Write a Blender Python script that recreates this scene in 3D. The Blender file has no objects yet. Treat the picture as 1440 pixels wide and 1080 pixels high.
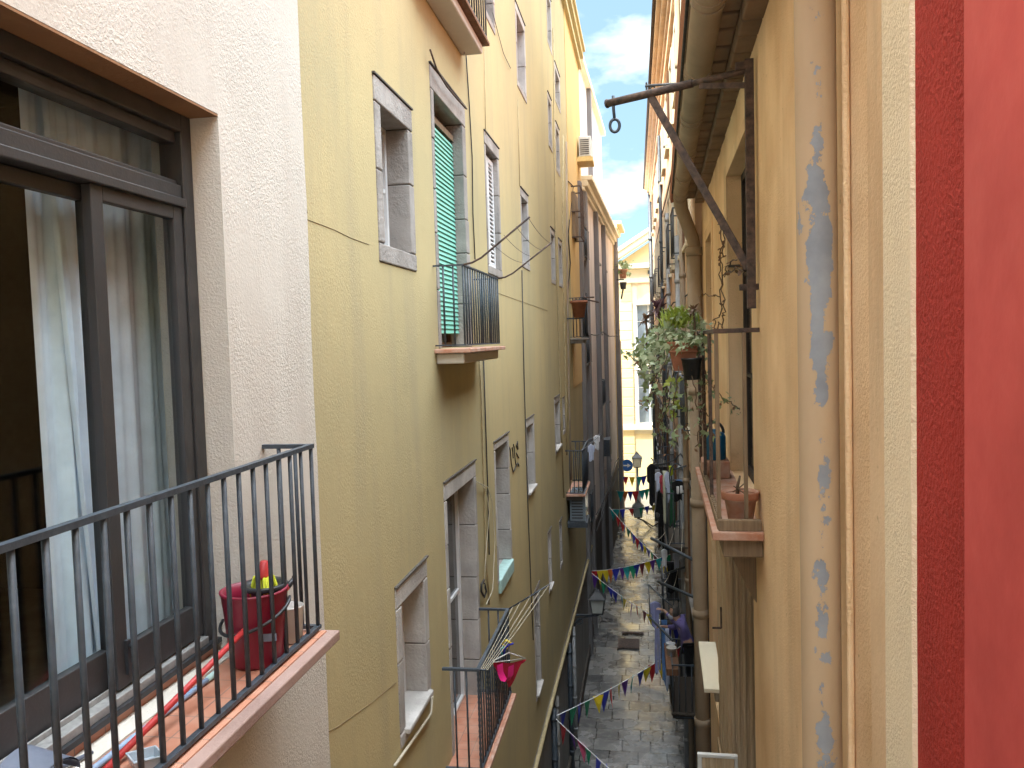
import bpy, bmesh, math, random
from mathutils import Vector, Matrix, noise
random.seed(7)
R = math.radians
sc = bpy.context.scene
COL = sc.collection
EZ = 9.0                                   # eye height above the street

# ------------------------------------------------------------------ camera
YAW, PIT, ROL, FOC = R(9.148), R(3.044), R(1.73), 1153.0
cy, sy, cp, sp = math.cos(YAW), math.sin(YAW), math.cos(PIT), math.sin(PIT)
FW = Vector((-sy*cp, cy*cp, -sp)); r0 = Vector((cy, sy, 0)); u0 = r0.cross(FW)
RT = r0*math.cos(ROL) - u0*math.sin(ROL); UP = u0*math.cos(ROL) + r0*math.sin(ROL)
EYE = Vector((0, 0, EZ))
cam = bpy.data.cameras.new('camera'); co = bpy.data.objects.new('camera', cam); COL.objects.link(co)
m = Matrix((RT, UP, -FW)).transposed().to_4x4(); m.translation = EYE
co.matrix_world = m
cam.sensor_width = 36; cam.sensor_fit = 'HORIZONTAL'; cam.lens = 36*FOC/1440; cam.clip_end = 2000; cam.clip_start = .02
sc.camera = co

def ray(px, py): return FW*FOC + RT*(px-720) - UP*(py-540)
def at(px, py, Y):
    d = ray(px, py); return EYE + d*(Y/d.y)
def atz(px, py, z):
    d = ray(px, py); return EYE + d*((z-EZ)/d.z)

class Facade:
    """a wall plane: s runs along it, z up, t out into the alley"""
    def __init__(self, O, d, side):
        self.O = Vector((O[0], O[1], 0)); self.a = Vector((d[0], d[1], 0)).normalized()
        self.n = Vector((self.a.y, -self.a.x, 0))*side
    def P(self, s, z, t=0): return self.O + self.a*s + self.n*t + Vector((0, 0, z))
    def hit(self, px, py, t=0):
        d = ray(px, py); k = ((self.O + self.n*t - EYE).dot(self.n))/d.dot(self.n)
        p = EYE + d*k; return (p-self.O).dot(self.a), p.z

L1 = Facade((-1.70, 0), (0, 1), 1)
L0 = Facade((-1.70, 0), (0, 1), 1)
L2 = Facade((-1.70, 24.5), (.026, 1), 1)
R1 = Facade((.63, 0), (.0215, 1), -1)
R2 = Facade((.80, 13.1), (-.0092, 1), -1)
EF = Facade((0, 47.5), (1, 0), 1)             # the facade that closes the alley

# ------------------------------------------------------------------ mesh helpers
class MB:
    def __init__(self): self.v = []; self.f = []
    def add(self, vs, fs):
        k = len(self.v); self.v += [Vector(v) for v in vs]; self.f += [[i+k for i in f] for f in fs]; return self
    def quad(self, *p): return self.add(p, [list(range(len(p)))])
    def hexa(self, p):
        return self.add(p, [(0,3,2,1),(4,5,6,7),(0,1,5,4),(1,2,6,5),(2,3,7,6),(3,0,4,7)])
    def box(self, F, s0, s1, z0, z1, t0, t1):
        P = F.P
        return self.hexa([P(s0,z0,t0),P(s1,z0,t0),P(s1,z0,t1),P(s0,z0,t1),P(s0,z1,t0),P(s1,z1,t0),P(s1,z1,t1),P(s0,z1,t1)])
    def cube(self, c, sx, sy_, sz):
        c = Vector(c); a = [(-1,-1),(1,-1),(1,1),(-1,1)]
        return self.hexa([c+Vector((x*sx/2,y*sy_/2,-sz/2)) for x,y in a]+[c+Vector((x*sx/2,y*sy_/2,sz/2)) for x,y in a])
    def bar(self, a, b, w, h=None):
        """square bar"""
        a, b = Vector(a), Vector(b); h = h or w; d = (b-a).normalized()
        x = d.cross(Vector((0,0,1))); x = x.normalized() if x.length > 1e-4 else Vector((1,0,0)); y = x.cross(d)
        o = [x*-w/2+y*-h/2, x*w/2+y*-h/2, x*w/2+y*h/2, x*-w/2+y*h/2]
        return self.hexa([a+k for k in o]+[b+k for k in o])
    def tube(self, pts, r, n=8, caps=True):
        pts = [Vector(p) for p in pts]; rs = r if isinstance(r, (list, tuple)) else [r]*len(pts)
        k = len(self.v); prev = None
        for i, p in enumerate(pts):
            d = (pts[min(i+1, len(pts)-1)] - pts[max(i-1, 0)]).normalized()
            if prev is None:
                x = d.orthogonal().normalized()
            else:
                x = prev - d*prev.dot(d); x = x.normalized() if x.length > 1e-5 else d.orthogonal().normalized()
            prev = x; y = d.cross(x)
            for j in range(n):
                a = 2*math.pi*j/n; self.v.append(p + (x*math.cos(a)+y*math.sin(a))*rs[i])
        for i in range(len(pts)-1):
            for j in range(n):
                a = k+i*n; self.f.append([a+j, a+(j+1)%n, a+n+(j+1)%n, a+n+j])
        if caps:
            self.f.append([k+j for j in range(n)][::-1]); self.f.append([k+(len(pts)-1)*n+j for j in range(n)])
        return self
    def lathe(self, c, prof, n=24, axis=None, sx=1, syy=1):
        c = Vector(c); k = len(self.v)
        M = axis.to_track_quat('Z', 'Y').to_matrix() if axis else Matrix.Identity(3)
        for r, z in prof:
            for j in range(n):
                a = 2*math.pi*j/n; self.v.append(c + M @ Vector((r*math.cos(a)*sx, r*math.sin(a)*syy, z)))
        for i in range(len(prof)-1):
            for j in range(n):
                a = k+i*n; self.f.append([a+j, a+(j+1)%n, a+n+(j+1)%n, a+n+j])
        return self
    def disc(self, c, r, axis, n=20, thick=.01):
        return self.lathe(c, [(0.0001, 0), (r, 0), (r, thick), (0.0001, thick)], n, axis)
    def ball(self, c, rx, ry=None, rz=None, n=10, m_=8):
        ry = ry or rx; rz = rz or rx; c = Vector(c); k = len(self.v)
        for i in range(m_+1):
            th = math.pi*i/m_
            for j in range(n):
                a = 2*math.pi*j/n
                self.v.append(c+Vector((rx*math.sin(th)*math.cos(a)+1e-5*math.cos(a), ry*math.sin(th)*math.sin(a)+1e-5*math.sin(a), rz*math.cos(th))))
        for i in range(m_):
            for j in range(n):
                a = k+i*n; self.f.append([a+j, a+(j+1)%n, a+n+(j+1)%n, a+n+j])
        return self
    def build(self, name, mat, parent=None, smooth=False, bevel=0, origin=None):
        if parent is not None and origin is None: o3 = WORLD[parent.name]
        elif origin is not None: o3 = Vector(origin)
        else:
            xs = [v.x for v in self.v]; ys = [v.y for v in self.v]; zs = [v.z for v in self.v]
            o3 = Vector(((min(xs)+max(xs))/2, (min(ys)+max(ys))/2, min(zs)))
        me = bpy.data.meshes.new(name); me.from_pydata([v-o3 for v in self.v], [], self.f); me.validate()
        bm = bmesh.new(); bm.from_mesh(me); bmesh.ops.recalc_face_normals(bm, faces=bm.faces); bm.to_mesh(me); bm.free()
        if smooth:
            for p in me.polygons: p.use_smooth = True
        me.materials.append(mat)
        ob = bpy.data.objects.new(name, me); COL.objects.link(ob)
        if parent is not None:
            ob.parent = parent; ob.location = o3-WORLD[parent.name]
        else: ob.location = o3
        WORLD[ob.name] = o3
        if bevel:
            b = ob.modifiers.new('bevel', 'BEVEL'); b.width = bevel; b.segments = 2; b.limit_method = 'ANGLE'; b.angle_limit = R(50)
        return ob
WORLD = {}

def tag(o, label=None, cat=None, group=None, kind=None):
    if label: o['label'] = label
    if cat: o['category'] = cat
    if group: o['group'] = group
    if kind: o['kind'] = kind
    return o
def thing(name, loc, label, cat, group=None):
    o = bpy.data.objects.new(name, None); o.empty_display_size = .2; COL.objects.link(o)
    o.location = loc; WORLD[o.name] = Vector(loc); return tag(o, label, cat, group)

# ------------------------------------------------------------------ materials
def new_mat(name):
    mt = bpy.data.materials.new(name); mt.use_nodes = True; nt = mt.node_tree
    return mt, nt, nt.nodes['Principled BSDF'], nt.nodes['Material Output']
def N(nt, typ, **kw):
    n = nt.nodes.new(typ)
    for k, v in kw.items():
        if k in n.inputs: n.inputs[k].default_value = v
        else: setattr(n, k, v)
    return n
def c4(c): return (c[0], c[1], c[2], 1)
def mapped(nt, scale=(1,1,1)):
    tc = N(nt, 'ShaderNodeTexCoord'); mp = N(nt, 'ShaderNodeMapping'); mp.inputs['Scale'].default_value = scale
    nt.links.new(tc.outputs['Object'], mp.inputs['Vector']); return mp.outputs['Vector']
def noisefac(nt, scale, lo, hi, vscale=(1,1,1), detail=4, rough=.55):
    n = N(nt, 'ShaderNodeTexNoise'); n.inputs['Scale'].default_value = scale; n.inputs['Detail'].default_value = detail
    n.inputs['Roughness'].default_value = rough
    nt.links.new(mapped(nt, vscale), n.inputs['Vector'])
    mr = N(nt, 'ShaderNodeMapRange'); mr.inputs['From Min'].default_value = lo; mr.inputs['From Max'].default_value = hi
    nt.links.new(n.outputs['Fac'], mr.inputs['Value']); return mr.outputs['Result']
def mix(nt, fac, a, b):
    n = N(nt, 'ShaderNodeMix', data_type='RGBA')
    if hasattr(fac, 'node'): nt.links.new(fac, n.inputs[0])
    else: n.inputs[0].default_value = fac
    for v, i in ((a, 6), (b, 7)):
        if hasattr(v, 'node'): nt.links.new(v, n.inputs[i])
        else: n.inputs[i].default_value = c4(v)
    return n.outputs[2]
def math_(nt, op, a, b=0.0):
    n = N(nt, 'ShaderNodeMath', operation=op)
    for v, i in ((a, 0), (b, 1)):
        if hasattr(v, 'node'): nt.links.new(v, n.inputs[i])
        else: n.inputs[i].default_value = v
    return n.outputs[0]
def bump(nt, bs, hs, strength=.4, dist=.01):
    prev = None
    for h, d in hs:
        b = N(nt, 'ShaderNodeBump'); b.inputs['Strength'].default_value = strength; b.inputs['Distance'].default_value = d
        nt.links.new(h, b.inputs['Height'])
        if prev: nt.links.new(prev, b.inputs['Normal'])
        prev = b.outputs['Normal']
    nt.links.new(prev, bs.inputs['Normal'])

def plaster(name, col, col2, grain=90, gd=.006, big=.5, streak=.35, dirt=None, spots=.0, rough=.9, blocks=0):
    """rough painted render: broad patches, weathering streaks, sandy grain"""
    mt, nt, bs, out = new_mat(name)
    f1 = noisefac(nt, big, .35, .68, detail=5)
    c = mix(nt, f1, col, col2)
    d = dirt or tuple(x*.55 for x in col2)
    st = noisefac(nt, 1.0, .48, .78, (2.3, 2.3, .32), 6, .62)
    c = mix(nt, math_(nt, 'MULTIPLY', st, streak), c, d)
    sp_ = noisefac(nt, 26, .68, .76, detail=3)
    c = mix(nt, math_(nt, 'MULTIPLY', sp_, spots), c, d)
    fine = noisefac(nt, 14, .3, .7, detail=6)
    c = mix(nt, math_(nt, 'MULTIPLY', fine, .14), c, tuple(x*.7 for x in col))
    if blocks:                                    # each stone block its own tint
        ge = N(nt, 'ShaderNodeNewGeometry'); c = mix(nt, math_(nt, 'MULTIPLY', ge.outputs['Random Per Island'], blocks), c, d)
    nt.links.new(c, bs.inputs['Base Color']); bs.inputs['Roughness'].default_value = rough
    bs.inputs['Specular IOR Level'].default_value = .2
    patch = math_(nt, 'ADD', math_(nt, 'MULTIPLY', noisefac(nt, 2.2, .35, .65, detail=4), .75), .25)
    bump(nt, bs, [(noisefac(nt, 2.0, 0, 1, detail=4), .006), (math_(nt, 'MULTIPLY', noisefac(nt, grain, .25, .75, detail=4, rough=.6), patch), gd)], .7)
    return mt
def simple(name, col, rough=.6, metal=0, var=.25, vs=12, bd=0, bscale=40, spec=.4, col2=None, vscale=(1,1,1)):
    mt, nt, bs, out = new_mat(name)
    c = mix(nt, noisefac(nt, vs, .3, .72, vscale, 5), col, col2 or tuple(x*(1-var) for x in col))
    nt.links.new(c, bs.inputs['Base Color']); bs.inputs['Metallic'].default_value = metal
    r = N(nt, 'ShaderNodeMapRange'); r.inputs['To Min'].default_value = max(.03, rough-.1); r.inputs['To Max'].default_value = min(1, rough+.12)
    nt.links.new(noisefac(nt, vs*2, .3, .7), r.inputs['Value']); nt.links.new(r.outputs[0], bs.inputs['Roughness'])
    bs.inputs['Specular IOR Level'].default_value = spec
    if bd: bump(nt, bs, [(noisefac(nt, bscale, .2, .8, vscale, 4), bd)], .5)
    return mt
def cloth(name, col, rough=.9):
    mt = simple(name, col, rough, 0, .2, 8, .002, 60, .2)
    mt.node_tree.nodes['Principled BSDF'].inputs['Sheen Weight'].default_value = .1
    return mt
def pane_glass(name, col=(.02,.025,.03)):
    mt = simple(name, col, .06, 0, .4, 1.5, .003, 2.0, .6); return mt
def clear_glass(name):
    mt, nt, bs, out = new_mat(name); nt.nodes.remove(bs)
    tr = N(nt, 'ShaderNodeBsdfTransparent'); tr.inputs['Color'].default_value = (.93,.96,.97,1)
    gl = N(nt, 'ShaderNodeBsdfGlossy'); gl.inputs['Roughness'].default_value = .02
    lw = N(nt, 'ShaderNodeLayerWeight'); lw.inputs['Blend'].default_value = .5
    ad = math_(nt, 'ADD', math_(nt, 'MULTIPLY', math_(nt, 'POWER', lw.outputs['Facing'], 5.0), .75), .022)
    ms = N(nt, 'ShaderNodeMixShader'); nt.links.new(ad, ms.inputs[0]); nt.links.new(tr.outputs[0], ms.inputs[1]); nt.links.new(gl.outputs[0], ms.inputs[2])
    nt.links.new(ms.outputs[0], out.inputs['Surface']); return mt
def leaf(name, col, col2):
    mt = simple(name, col, .5, 0, 0, 9, 0, 1, .3, col2); bs = mt.node_tree.nodes['Principled BSDF']
    nt = mt.node_tree; out = nt.nodes['Material Output']
    tl = N(nt, 'ShaderNodeBsdfTranslucent'); tl.inputs['Color'].default_value = c4(tuple(min(1, x*1.3) for x in col))
    ms = N(nt, 'ShaderNodeMixShader'); ms.inputs[0].default_value = .25
    nt.links.new(bs.outputs[0], ms.inputs[1]); nt.links.new(tl.outputs[0], ms.inputs[2]); nt.links.new(ms.outputs[0], out.inputs['Surface'])
    return mt

M = {}
M['yellow'] = plaster('yellow_plaster', (.49,.405,.215), (.40,.345,.195), 60, .003, .4, .55, (.30,.27,.19), .2)
M['orange'] = plaster('orange_plaster', (.66,.46,.19), (.58,.41,.19), 70, .003, .5, .3, (.36,.26,.14), .15)
M['beige'] = plaster('beige_plaster', (.57,.54,.485), (.50,.47,.415), 85, .0055, .6, .45, (.38,.32,.27), .3)
M['beige_smooth'] = plaster('beige_smooth_plaster', (.60,.57,.51), (.55,.52,.46), 70, .004, .6, .2, (.45,.38,.31), .2)
M['tan'] = plaster('tan_plaster', (.86,.63,.385), (.70,.46,.25), 75, .009, 1.1, .4, (.40,.26,.14), .8)
M['tan_smooth'] = plaster('tan_smooth_plaster', (.82,.60,.37), (.68,.455,.26), 60, .003, .9, .8, (.34,.22,.12), .5)
M['cream'] = plaster('cream_plaster', (.90,.76,.53), (.86,.70,.47), 90, .008, .8, .2, (.46,.34,.2), .45)
M['red_rough'] = plaster('red_rough_plaster', (.45,.045,.033), (.37,.034,.025), 65, .015, 1.2, .3, (.15,.015,.012), .3, .75)
M['red_smooth'] = simple('red_gloss_paint', (.71,.105,.092), .55, 0, .3, 2.2, .003, 9, .25)
M['pink'] = plaster('pink_plaster', (.80,.72,.66), (.68,.62,.57), 50, .004, .3, .5, (.24,.19,.16), .2)
M['peach'] = plaster('peach_plaster', (.78,.58,.41), (.70,.51,.36), 50, .004, .3, .55, (.28,.19,.13), .25)
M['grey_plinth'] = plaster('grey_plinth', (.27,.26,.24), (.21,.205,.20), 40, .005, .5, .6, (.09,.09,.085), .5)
M['dark_pilaster'] = plaster('dark_pilaster', (.235,.225,.23), (.17,.165,.17), 40, .004, .4, .4, (.05,.045,.04), .2)
M['far_yellow'] = plaster('far_yellow_stone', (.74,.62,.36), (.68,.56,.33), 20, .004, .2, .2, (.5,.36,.18), .1)
M['far_pale'] = plaster('far_pale_stone', (.74,.68,.52), (.68,.62,.48), 20, .004, .3, .2, (.45,.4,.3), .1)
M['ground_floor_dark'] = plaster('dark_shopfront', (.10,.085,.07), (.065,.055,.048), 40, .004, .7, .5, (.03,.027,.025), .3)
M['stone'] = plaster('weathered_stone', (.45,.425,.395), (.27,.25,.23), 38, .012, 3.2, .7, (.17,.155,.145), .9, blocks=.45)
M['stone_light'] = plaster('pale_stone', (.56,.535,.505), (.37,.35,.33), 38, .010, 3.0, .7, (.2,.185,.17), .9, blocks=.4)
M['slab_edge'] = plaster('brown_slab_edge', (.36,.25,.215), (.28,.19,.16), 40, .004, 3, .5, (.14,.09,.08), .5)
M['eaves_brown'] = plaster('dark_brown_eaves_tile', (.24,.16,.10), (.17,.115,.075), 45, .004, 2, .6, (.08,.055,.04), .6)  # eaves tiles a darker brown than the wall plaster
M['dark_lower'] = plaster('shade_toned_lower_wall', (.135,.125,.11), (.10,.094,.085), 45, .004, 1, .6, (.05,.047,.042), .5)  # deep shade low on the peach wall, put into its colour
M['dark_frame'] = simple('dark_window_frame', (.035,.025,.02), .6)
M['joint'] = simple('stone_joint', (.09,.08,.07), .95)
M['iron'] = simple('dark_painted_iron', (.05,.066,.085), .5, .0, .45, 18, .002, 60, .5)
M['iron_rust'] = simple('rusty_iron', (.13,.085,.065), .8, 0, .5, 22, .004, 70, .3, (.035,.03,.03))
M['alu'] = simple('bronze_aluminium', (.045,.045,.047), .42, .15, .3, 4, .0008, 90, .5)
M['alu_grey'] = simple('worn_aluminium', (.36,.36,.35), .5, .3, .35, 30, .001, 90, .5)
M['soffit'] = plaster('brown_soffit', (.30,.17,.09), (.24,.13,.07), 50, .003, 1.5, .3, (.12,.07,.04), .2)
M['glass'] = clear_glass('window_glass')
M['pane'] = pane_glass('dark_window_pane')
M['pane_pale'] = pane_glass('pale_window_pane', (.22,.27,.32))
M['curtain'] = cloth('white_curtain', (.76,.87,.97))
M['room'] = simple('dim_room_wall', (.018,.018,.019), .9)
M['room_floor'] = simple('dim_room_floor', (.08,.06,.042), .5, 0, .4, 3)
M['terracotta'] = simple('terracotta', (.36,.145,.08), .8, 0, .3, 9, .002, 50, .25, (.27,.115,.07))
M['terracotta_old'] = simple('chalky_terracotta', (.40,.17,.10), .9, 0, .3, 11, .003, 40, .2, (.50,.36,.29))
M['wood_grey'] = simple('weathered_wood', (.27,.195,.125), .85, 0, .4, 6, .004, 30, .2, (.16,.115,.075), (9, 9, .5))
M['wood_tan'] = simple('tan_painted_wood', (.60,.46,.30), .75, 0, .4, 5, .003, 30, .25, (.42,.31,.19), (10, 10, .5))
M['wood_brown'] = simple('brown_wood', (.20,.095,.045), .7, 0, .4, 6, .003, 30, .3, (.10,.05,.028), (8, 8, .5))
M['blind_green'] = simple('green_blind', (.20,.52,.42), .55, 0, .12, 5, 0, 1, .35)
M['white_paint'] = simple('white_paint', (.74,.75,.76), .5, 0, .14, 6)
M['grey_shutter'] = simple('grey_shutter', (.17,.17,.16), .6, 0, .3, 6)
M['green_shutter'] = simple('green_shutter', (.035,.12,.07), .6, 0, .3, 6)
M['cable'] = simple('black_cable', (.03,.03,.03), .7)
M['cable_tan'] = simple('painted_cable', (.42,.34,.19), .7)
M['cable_pale'] = simple('pale_cable', (.52,.47,.36), .7)
M['crack'] = simple('hairline_crack', (.23,.18,.10), .95)
M['marker'] = simple('black_marker', (.05,.045,.035), .9)
M['pipe_grey'] = simple('grey_pipe', (.36,.37,.38), .55, 0, .3, 6)
M['concrete'] = plaster('fibre_cement', (.36,.285,.205), (.29,.23,.165), 45, .003, 2, .5, (.16,.12,.09), .4)
M['bucket'] = simple('maroon_plastic', (.22,.012,.035), .35, 0, .15, 4, 0, 1, .5)
M['black_plastic'] = simple('black_plastic', (.03,.033,.038), .4)
M['red_handle'] = simple('red_handle', (.55,.05,.05), .4)
M['blue_handle'] = simple('blue_handle', (.30,.42,.60), .4)
M['lime'] = cloth('lime_mop', (.62,.66,.05))
M['white_plastic'] = simple('white_plastic', (.66,.65,.62), .4, 0, .12, 8)
M['grey_plastic'] = simple('grey_blue_plastic', (.13,.15,.20), .45)
M['clear_plastic'] = simple('pale_plastic', (.45,.52,.58), .25)
M['blue_jug'] = simple('blue_plastic', (.015,.13,.26), .4, 0, .2, 6)
M['teal'] = simple('turquoise_paint', (.40,.60,.57), .6)
M['ac'] = simple('ac_white', (.62,.64,.64), .5)
M['ac_yellow'] = simple('ac_yellowed', (.70,.52,.22), .6)
M['lamp_black'] = simple('black_lamp_iron', (.03,.032,.035), .5)
M['lamp_glass'] = simple('lamp_glass', (.45,.47,.44), .12, 0, .2, 6)
M['sign_blue'] = simple('sign_blue', (.02,.12,.45), .4)
M['soil'] = simple('dry_soil', (.06,.045,.03), .95)
M['skin'] = simple('skin', (.46,.27,.19), .55, 0, .1, 14)
M['hair'] = simple('grey_hair', (.09,.08,.075), .8)
M['purple_cloth'] = cloth('purple_cloth', (.17,.14,.36))
M['leaf_ivy'] = leaf('ivy_leaf', (.15,.21,.085), (.32,.37,.22))
M['leaf_pale'] = leaf('variegated_leaf', (.44,.48,.33), (.26,.32,.16))
M['leaf_lime'] = leaf('lime_leaf', (.20,.27,.035), (.33,.36,.08))
M['leaf_dark'] = leaf('purple_leaf', (.06,.022,.035), (.11,.05,.05))
M['leaf_dry'] = leaf('dry_leaf', (.20,.11,.06), (.12,.065,.04))
M['vine'] = simple('dry_vine', (.15,.10,.065), .9)
for nm, c in dict(red=(.52,.025,.03), yellow=(.70,.52,.02), green=(.02,.27,.13), blue=(.03,.04,.38), purple=(.12,.035,.28), teal=(.02,.30,.30), maroon=(.15,.02,.03), orange=(.65,.16,.02), pink=(.62,.10,.20)).items():
    M['flag_'+nm] = cloth('flag_'+nm, c, .7)
for nm, c in dict(black=(.012,.012,.014), navy=(.02,.03,.07), white=(.70,.71,.74), lilac=(.30,.32,.56), green=(.02,.10,.05), cream=(.52,.53,.40), redprint=(.45,.06,.08), grey=(.20,.20,.22), lime=(.40,.48,.03), blue=(.10,.22,.50), magenta=(.70,.02,.20), crimson=(.35,.01,.03), pale=(.50,.56,.72)).items():
    M['cl_'+nm] = cloth('garment_'+nm, c)

def mat_tiles():
    mt, nt, bs, out = new_mat('terracotta_floor_tiles')
    b = N(nt, 'ShaderNodeTexBrick'); b.offset = .0; b.inputs['Scale'].default_value = 1; b.inputs['Brick Width'].default_value = .15; b.inputs['Row Height'].default_value = .15
    b.inputs['Mortar Size'].default_value = .003; b.inputs['Color1'].default_value = (.42,.16,.09,1); b.inputs['Color2'].default_value = (.47,.21,.13,1); b.inputs['Mortar'].default_value = (.2,.12,.09,1)
    nt.links.new(mapped(nt), b.inputs['Vector'])
    c = mix(nt, math_(nt, 'MULTIPLY', noisefac(nt, 9, .4, .7), .4), b.outputs['Color'], (.55,.36,.27))
    nt.links.new(c, bs.inputs['Base Color']); bs.inputs['Roughness'].default_value = .55
    return mt
M['tiles'] = mat_tiles()
def mat_paving():
    mt, nt, bs, out = new_mat('wet_stone_paving')
    v = mapped(nt)
    wob = N(nt, 'ShaderNodeTexNoise'); wob.inputs['Scale'].default_value = 2.2; wob.inputs['Detail'].default_value = 3; nt.links.new(v, wob.inputs['Vector'])
    va = N(nt, 'ShaderNodeVectorMath', operation='MULTIPLY_ADD'); va.inputs[1].default_value = (.05,.05,0)
    nt.links.new(wob.outputs['Color'], va.inputs[0]); nt.links.new(v, va.inputs[2])
    b = N(nt, 'ShaderNodeTexBrick'); b.offset = .43; b.offset_frequency = 2; b.squash = .8; b.squash_frequency = 3
    b.inputs['Scale'].default_value = 1; b.inputs['Brick Width'].default_value = .62; b.inputs['Row Height'].default_value = .50
    b.inputs['Mortar Size'].default_value = .017; b.inputs['Mortar Smooth'].default_value = .5; b.inputs['Bias'].default_value = -.1
    b.inputs['Color1'].default_value = (.085,.084,.083,1); b.inputs['Color2'].default_value = (.215,.21,.20,1); b.inputs['Mortar'].default_value = (.035,.034,.033,1)
    nt.links.new(va.outputs[0], b.inputs['Vector'])
    c = mix(nt, math_(nt, 'MULTIPLY', noisefac(nt, .9, .45, .65, detail=6), .5), b.outputs['Color'], (.10,.098,.095))
    c = mix(nt, math_(nt, 'MULTIPLY', noisefac(nt, 6, .5, .7, detail=6), .35), c, (.40,.38,.34))
    nt.links.new(c, bs.inputs['Base Color'])
    r = N(nt, 'ShaderNodeMapRange'); r.inputs['To Min'].default_value = .05; r.inputs['To Max'].default_value = .36
    nt.links.new(noisefac(nt, 1.2, .42, .62, detail=6), r.inputs['Value']); nt.links.new(r.outputs[0], bs.inputs['Roughness']); bs.inputs['Specular IOR Level'].default_value = .9
    inv = math_(nt, 'SUBTRACT', 1.0, b.outputs['Fac'])
    bump(nt, bs, [(inv, .010), (noisefac(nt, 4, .2, .8, detail=5), .006), (noisefac(nt, 30, .2, .8), .001)], .45)
    return mt
M['paving'] = mat_paving()
M['square'] = simple('pale_square_paving', (.42,.38,.32), .7, 0, .2, 2)
M['earth'] = simple('city_ground', (.22,.20,.18), .9)
def mat_peel():
    """tan painted pipe whose paint has flaked off one flank, showing grey"""
    mt, nt, bs, out = new_mat('flaking_pipe_paint')
    tc = N(nt, 'ShaderNodeTexCoord'); sx = N(nt, 'ShaderNodeSeparateXYZ'); nt.links.new(tc.outputs['Object'], sx.inputs[0])
    ang = math_(nt, 'ARCTAN2', sx.outputs['Y'], sx.outputs['X'])
    # the flaking band faces back up the alley, a little towards it
    da = math_(nt, 'ABSOLUTE', math_(nt, 'ADD', ang, R(PEEL_ANG)))
    band = N(nt, 'ShaderNodeMapRange'); band.inputs['From Min'].default_value = .12; band.inputs['From Max'].default_value = .95; band.inputs['To Min'].default_value = .21; band.inputs['To Max'].default_value = -.3
    nt.links.new(da, band.inputs['Value'])
    zr = N(nt, 'ShaderNodeValToRGB'); zr.color_ramp.interpolation = 'LINEAR'
    zz = N(nt, 'ShaderNodeMapRange'); zz.inputs['From Min'].default_value = 7.0; zz.inputs['From Max'].default_value = 10.6
    nt.links.new(sx.outputs['Z'], zz.inputs['Value']); nt.links.new(zz.outputs[0], zr.inputs['Fac'])
    el = zr.color_ramp.elements
    def zf(z): return (z-7.0)/3.6
    stops = [(7.0,.46),(7.3,.50),(7.6,.44),(7.72,.12),(8.1,.13),(8.4,.28),(8.85,.32),(8.93,.62),(9.15,.66),(9.66,.60),(9.72,.0),(9.8,.0)]
    el[0].position = 0; el[0].color = (.46,.46,.46,1); el[1].position = 1; el[1].color = (0,0,0,1)
    for z, v in stops[1:-1]:
        e = el.new(zf(z)); e.color = (v,v,v,1)
    n1 = noisefac(nt, 11, 0, 1, (1, 1, .7), 10, .66)
    n1 = math_(nt, 'SUBTRACT', math_(nt, 'MULTIPLY', n1, 2.1), .55)
    tot = math_(nt, 'ADD', math_(nt, 'ADD', n1, band.outputs[0]), math_(nt, 'MULTIPLY', zr.outputs['Color'], .55))
    msk = N(nt, 'ShaderNodeMapRange'); msk.inputs['From Min'].default_value = .865; msk.inputs['From Max'].default_value = .88
    nt.links.new(tot, msk.inputs['Value'])
    paint = mix(nt, noisefac(nt, 4, .35, .7, (1,1,.2)), (.50,.36,.22), (.42,.29,.17))
    grey = mix(nt, noisefac(nt, 9, .35, .7), (.22,.235,.26), (.30,.32,.34))
    nt.links.new(mix(nt, msk.outputs[0], paint, grey), bs.inputs['Base Color'])
    bs.inputs['Roughness'].default_value = .7
    bump(nt, bs, [(math_(nt, 'SUBTRACT', 1.0, msk.outputs[0]), .004), (noisefac(nt, 40, .2, .8), .0015)], .6)
    return mt
PEEL_ANG = 94
M['peel'] = mat_peel()

# ------------------------------------------------------------------ world, sun
w = bpy.data.worlds.new('World'); sc.world = w; w.use_nodes = True; nt = w.node_tree
bg = nt.nodes['Background']
DECK_FILL = 60.0
SUN_EL, SUN_AZ = R(60), R(58)        # from behind-left of the alley
sky = N(nt, 'ShaderNodeTexSky', sky_type='NISHITA'); sky.sun_disc = False; sky.sun_elevation = SUN_EL
sdir = Vector((-math.sin(SUN_AZ)*math.cos(SUN_EL), -math.cos(SUN_AZ)*math.cos(SUN_EL), math.sin(SUN_EL)))   # towards the sun
sky.sun_rotation = math.atan2(sdir.x, sdir.y); sky.air_density = .7; sky.dust_density = .4; sky.ozone_density = 1.5
tc = N(nt, 'ShaderNodeTexCoord'); mp = N(nt, 'ShaderNodeMapping'); mp.inputs['Scale'].default_value = (1, 1, 2.2)
mp.inputs['Location'].default_value = (.3, .1, .15)
nt.links.new(tc.outputs['Generated'], mp.inputs['Vector'])
cn = N(nt, 'ShaderNodeTexNoise'); cn.inputs['Scale'].default_value = 5.5; cn.inputs['Detail'].default_value = 7; cn.inputs['Roughness'].default_value = .55
nt.links.new(mp.outputs[0], cn.inputs['Vector'])
mr = N(nt, 'ShaderNodeMapRange'); mr.inputs['From Min'].default_value = .46; mr.inputs['From Max'].default_value = .66
nt.links.new(cn.outputs['Fac'], mr.inputs['Value'])
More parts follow.
